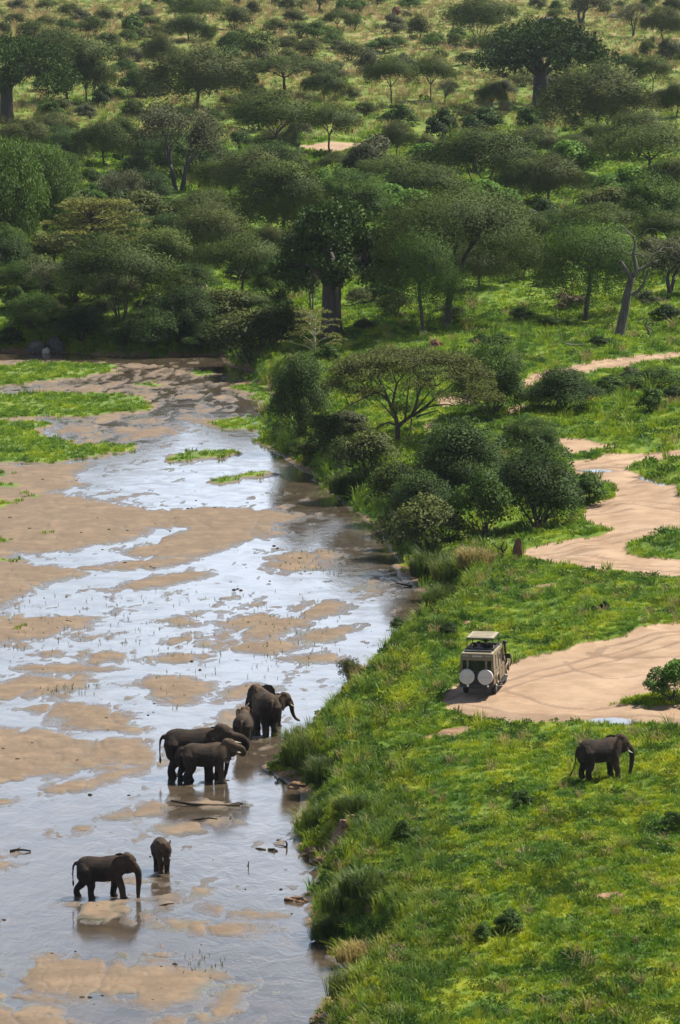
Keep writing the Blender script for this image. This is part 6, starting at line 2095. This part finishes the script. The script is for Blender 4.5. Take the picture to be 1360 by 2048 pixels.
def twig(name, px, py, polys, label, cat, m=M_DRIFT, z=None, zoom=1.0, group=None, yd=.3):
    """polys: list of (pixel polyline relative to the foot, start radius, end radius)"""
    p = P(px, py); p.z = gz(p.x, p.y) if z is None else z
    s = PXM(p)
    root = thing(name, label, cat, p, 0, group)
    for i, (pts, r0, r1) in enumerate(polys):
        t = Tubes(); n = len(pts)
        t.tube([(a / s, yd * k / max(1, n - 1) * (1 if i % 2 else -1), b / s) for k, (a, b) in enumerate(pts)], [r0 + (r1 - r0) * k / (n - 1) for k in range(n)], 7)
        part('stem' if i == 0 else 'branch', t.mesh('branch', m), root)
    return root
twig('fallen_log', 1165, 693, [([(-34, 4), (-20, 2), (0, 3), (22, 4), (40, 10)], .16, .07), ([(-22, 3), (-20, 12), (-18, 16)], .06, .02), ([(20, 5), (38, 9), (52, 18)], .05, .02)], 'fallen dead log lying in grass left of the dead tree', 'log', M_DEAD, group='dead wood')
twig('dead_snag', 1300, 672, [([(0, -2), (-4, 12), (-10, 22), (-4, 36)], .12, .05), ([(-9, 20), (2, 14), (10, 6)], .08, .03)], 'short crooked dead snag right of the dead tree', 'dead wood', M_DEAD, group='dead wood')
twig('dead_shrub', 1004, 1117, [([(0, -2), (2, 12), (-2, 24), (4, 36)], .09, .03), ([(0, 18), (-10, 22), (-18, 30), (-22, 26)], .06, .02), ([(2, 14), (10, 22), (8, 34)], .05, .02), ([(-2, 10), (-12, 6), (-20, 2)], .05, .02)], 'dead twisted shrub left of the dark pointed mound', 'dead wood', M_CLOD, group='dead wood')
twig('fallen_dead_tree', 1112, 50, [([(-40, 3), (-25, 10), (-5, 12), (10, 8), (20, 4)], .5, .3), ([(10, 8), (16, 14), (26, 8), (34, 3), (40, 6)], .25, .1), ([(-20, 10), (-14, 2), (-10, -1)], .3, .15)], 'fallen dead tree on straw grass below the grey tree at the top edge', 'log', M_DEAD, group='dead wood')
twig('driftwood', 806, 1172, [([(-24, 14), (-10, 6), (4, 3), (18, 1)], .03, .06), ([(-8, 6), (-16, 3), (-26, 1)], .03, .015), ([(2, 3), (-4, 12), (-6, 18)], .025, .01), ([(6, 3), (14, 6)], .03, .02)], 'dark driftwood branch stranded in water at the bank corner', 'driftwood', M_CLOD, 0.0, group='driftwood in the river')
twig('driftwood', 573, 1694, [([(0, -3), (1, 8), (-1, 14)], .05, .03), ([(0, 1), (-14, 2), (-24, 1)], .03, .015)], 'upright stick with a side branch in the water left of the bank spit', 'driftwood', M_CLOD, 0.0, group='driftwood in the river')
twig('driftwood', 545, 1700, [([(-8, 1), (2, 3), (10, 1)], .07, .04), ([(-14, 0), (-26, 2), (-34, 0)], .05, .03), ([(0, 2), (4, 6)], .04, .02)], 'small jam of broken sticks beside the upright stick in the water', 'driftwood', M_DRIFT, 0.0, group='driftwood in the river')
twig('driftwood', 497, 1733, [([(0, -2), (0, 8), (1, 13)], .03, .015), ([(0, 1), (-4, 2)], .02, .01)], 'lone thin stick standing in the water below the stick jam', 'driftwood', M_DRIFT, 0.0, group='driftwood in the river')
twig('driftwood', 420, 1612, [([(-78, 12), (-40, 5), (0, 2), (40, 1), (60, 3)], .05, .11), ([(40, 2), (56, 6), (66, 4)], .08, .05)], 'long dark sunken log across the water below the drinking herd', 'driftwood', M_CLOD, -.02, group='driftwood in the river', yd=.1)
twig('driftwood', 405, 1640, [([(-34, -4), (-10, 1), (14, 4), (30, 2)], .05, .03), ([(-6, 1), (6, 6)], .03, .02)], 'dark bent branch on the mud below the sunken log', 'driftwood', M_CLOD, .02, group='driftwood in the river', yd=.1)
twig('driftwood', 340, 1812, [([(-22, -2), (-6, 3), (8, 5)], .05, .02), ([(-12, 0), (4, -6), (14, -8)], .05, .02)], 'dark sticks on mud right of the walking elephant', 'driftwood', M_CLOD, .03, group='driftwood in the river', yd=.1)
twig('driftwood', 40, 1703, [([(-20, 0), (-6, 3), (8, 3), (22, 1)], .06, .04), ([(-6, 3), (0, 6)], .04, .02)], 'dark stranded sticks on the water near the left edge', 'driftwood', M_CLOD, .02, group='driftwood in the river', yd=.1)

# scattered dung, clods and seedlings on the river bed: too small to count
def specks():
    rs = np.random.RandomState(9)
    V = []; F = []
    pts = [(475, 1178), (468, 1180), (482, 1181), (376, 1017), (383, 1018), (255, 1064), (218, 1062), (205, 1099), (195, 1040), (430, 1017), (350, 1038), (300, 1135), (308, 1137), (135, 1245), (141, 1246), (383, 1323), (250, 1128), (35, 1523), (180, 1590), (340, 1062), (152, 962), (85, 961), (20, 1038), (60, 1060), (400, 1340), (205, 1991), (165, 1996), (180, 1995), (350, 1930), (8, 1840), (555, 1098), (548, 1092), (600, 1120)]
    pts += [(rs.uniform(0, 620), rs.uniform(960, 2040)) for _ in range(60)]
    a = np.array(pts)
    x, y = flat(a[:, 0], a[:, 1])
    d = river_d(x, y)
    for i in range(len(a)):
        if d[i] > -.6:
            continue
        z = max(0.0, gz(x[i], y[i]))
        r = rs.uniform(.025, .065) if i > 32 else rs.uniform(.06, .10)
        b = len(V)
        sc = np.array((r * rs.uniform(1, 1.8), r, r * rs.uniform(.5, .9)))
        iv, jf = SP_V, SP_F
        V += [tuple(q) for q in iv * sc * (1 + .3 * rs.rand(len(iv), 1)) + np.array((x[i], y[i], z))]
        F += [tuple(k + b for k in f) for f in jf]
    link_mesh('river_debris', V, F, M_CLOD, None, False, 'stuff')
SP_V, SP_F = _ico(1)
specks()

def seedlings():
    rs = np.random.RandomState(19)
    V = []; F = []
    reg = [((100, 330), (1395, 1425), 0), ((0, 640), (1180, 1330), 160), ((80, 200), (1370, 1392), 40), ((560, 690), (1100, 1150), 60), ((300, 560), (1250, 1420), 50), ((350, 460), (1900, 1960), 20), ((520, 680), (1220, 1340), 60), ((0, 300), (1200, 1300), 40)]
    for (xa, xb), (ya, yb), n in reg:
        px = rs.uniform(xa, xb, n); py = rs.uniform(ya, yb, n)
        x, y = flat(px, py)
        d = river_d(x, y)
        for i in range(n):
            if d[i] > -.5:
                continue
            z = max(-.01, gz(x[i], y[i]))
            for k in range(3):
                an = rs.rand() * 6.28; h = rs.uniform(.10, .24); w_ = .014
                b = len(V)
                ox, oy = rs.uniform(-.04, .04, 2)
                ca, sa = math.cos(an), math.sin(an)
                V += [(x[i] + ox - w_ * sa, y[i] + oy + w_ * ca, z), (x[i] + ox + w_ * sa, y[i] + oy - w_ * ca, z), (x[i] + ox + ca * h * .4, y[i] + oy + sa * h * .4, z + h)]
                F.append((b, b + 1, b + 2))
    link_mesh('reed_seedlings', V, F, M_HERB, None, False, 'stuff')
seedlings()

# puddles on the tracks
for pw, pz in zip(PUDDLES_W, PUD_Z):
    c_ = pw.mean(0)
    link_mesh('puddle_water', [(c_[0] + (q[0] - c_[0]) * 1.3, c_[1] + (q[1] - c_[1]) * 1.3, pz - .008) for q in pw], [tuple(range(len(pw)))], M_WATER, None, False, 'structure')
#@@HAZE
def haze():
    me = bpy.data.meshes.new('haze')
    x0, x1, y0, y1, z0, z1 = -420, 420, -30, 2400, -2.0, 70
    V = [(x0, y0, z0), (x1, y0, z0), (x1, y1, z0), (x0, y1, z0), (x0, y0, z1), (x1, y0, z1), (x1, y1, z1), (x0, y1, z1)]
    me.from_pydata(V, [], [(0, 3, 2, 1), (4, 5, 6, 7), (0, 1, 5, 4), (1, 2, 6, 5), (2, 3, 7, 6), (3, 0, 4, 7)])
    o = bpy.data.objects.new('haze', me)
    COL.objects.link(o)
    o['kind'] = 'stuff'
    m = bpy.data.materials.new('haze_air')
    m.use_nodes = True
    t = m.node_tree
    t.nodes.clear()
    ou = t.nodes.new('ShaderNodeOutputMaterial')
    pv = t.nodes.new('ShaderNodeVolumePrincipled')
    pv.inputs['Color'].default_value = (.80, .88, 1.0, 1)
    pv.inputs['Density'].default_value = .00003
    t.links.new(pv.outputs[0], ou.inputs['Volume'])
    me.materials.append(m)
if HAZE:
    haze()
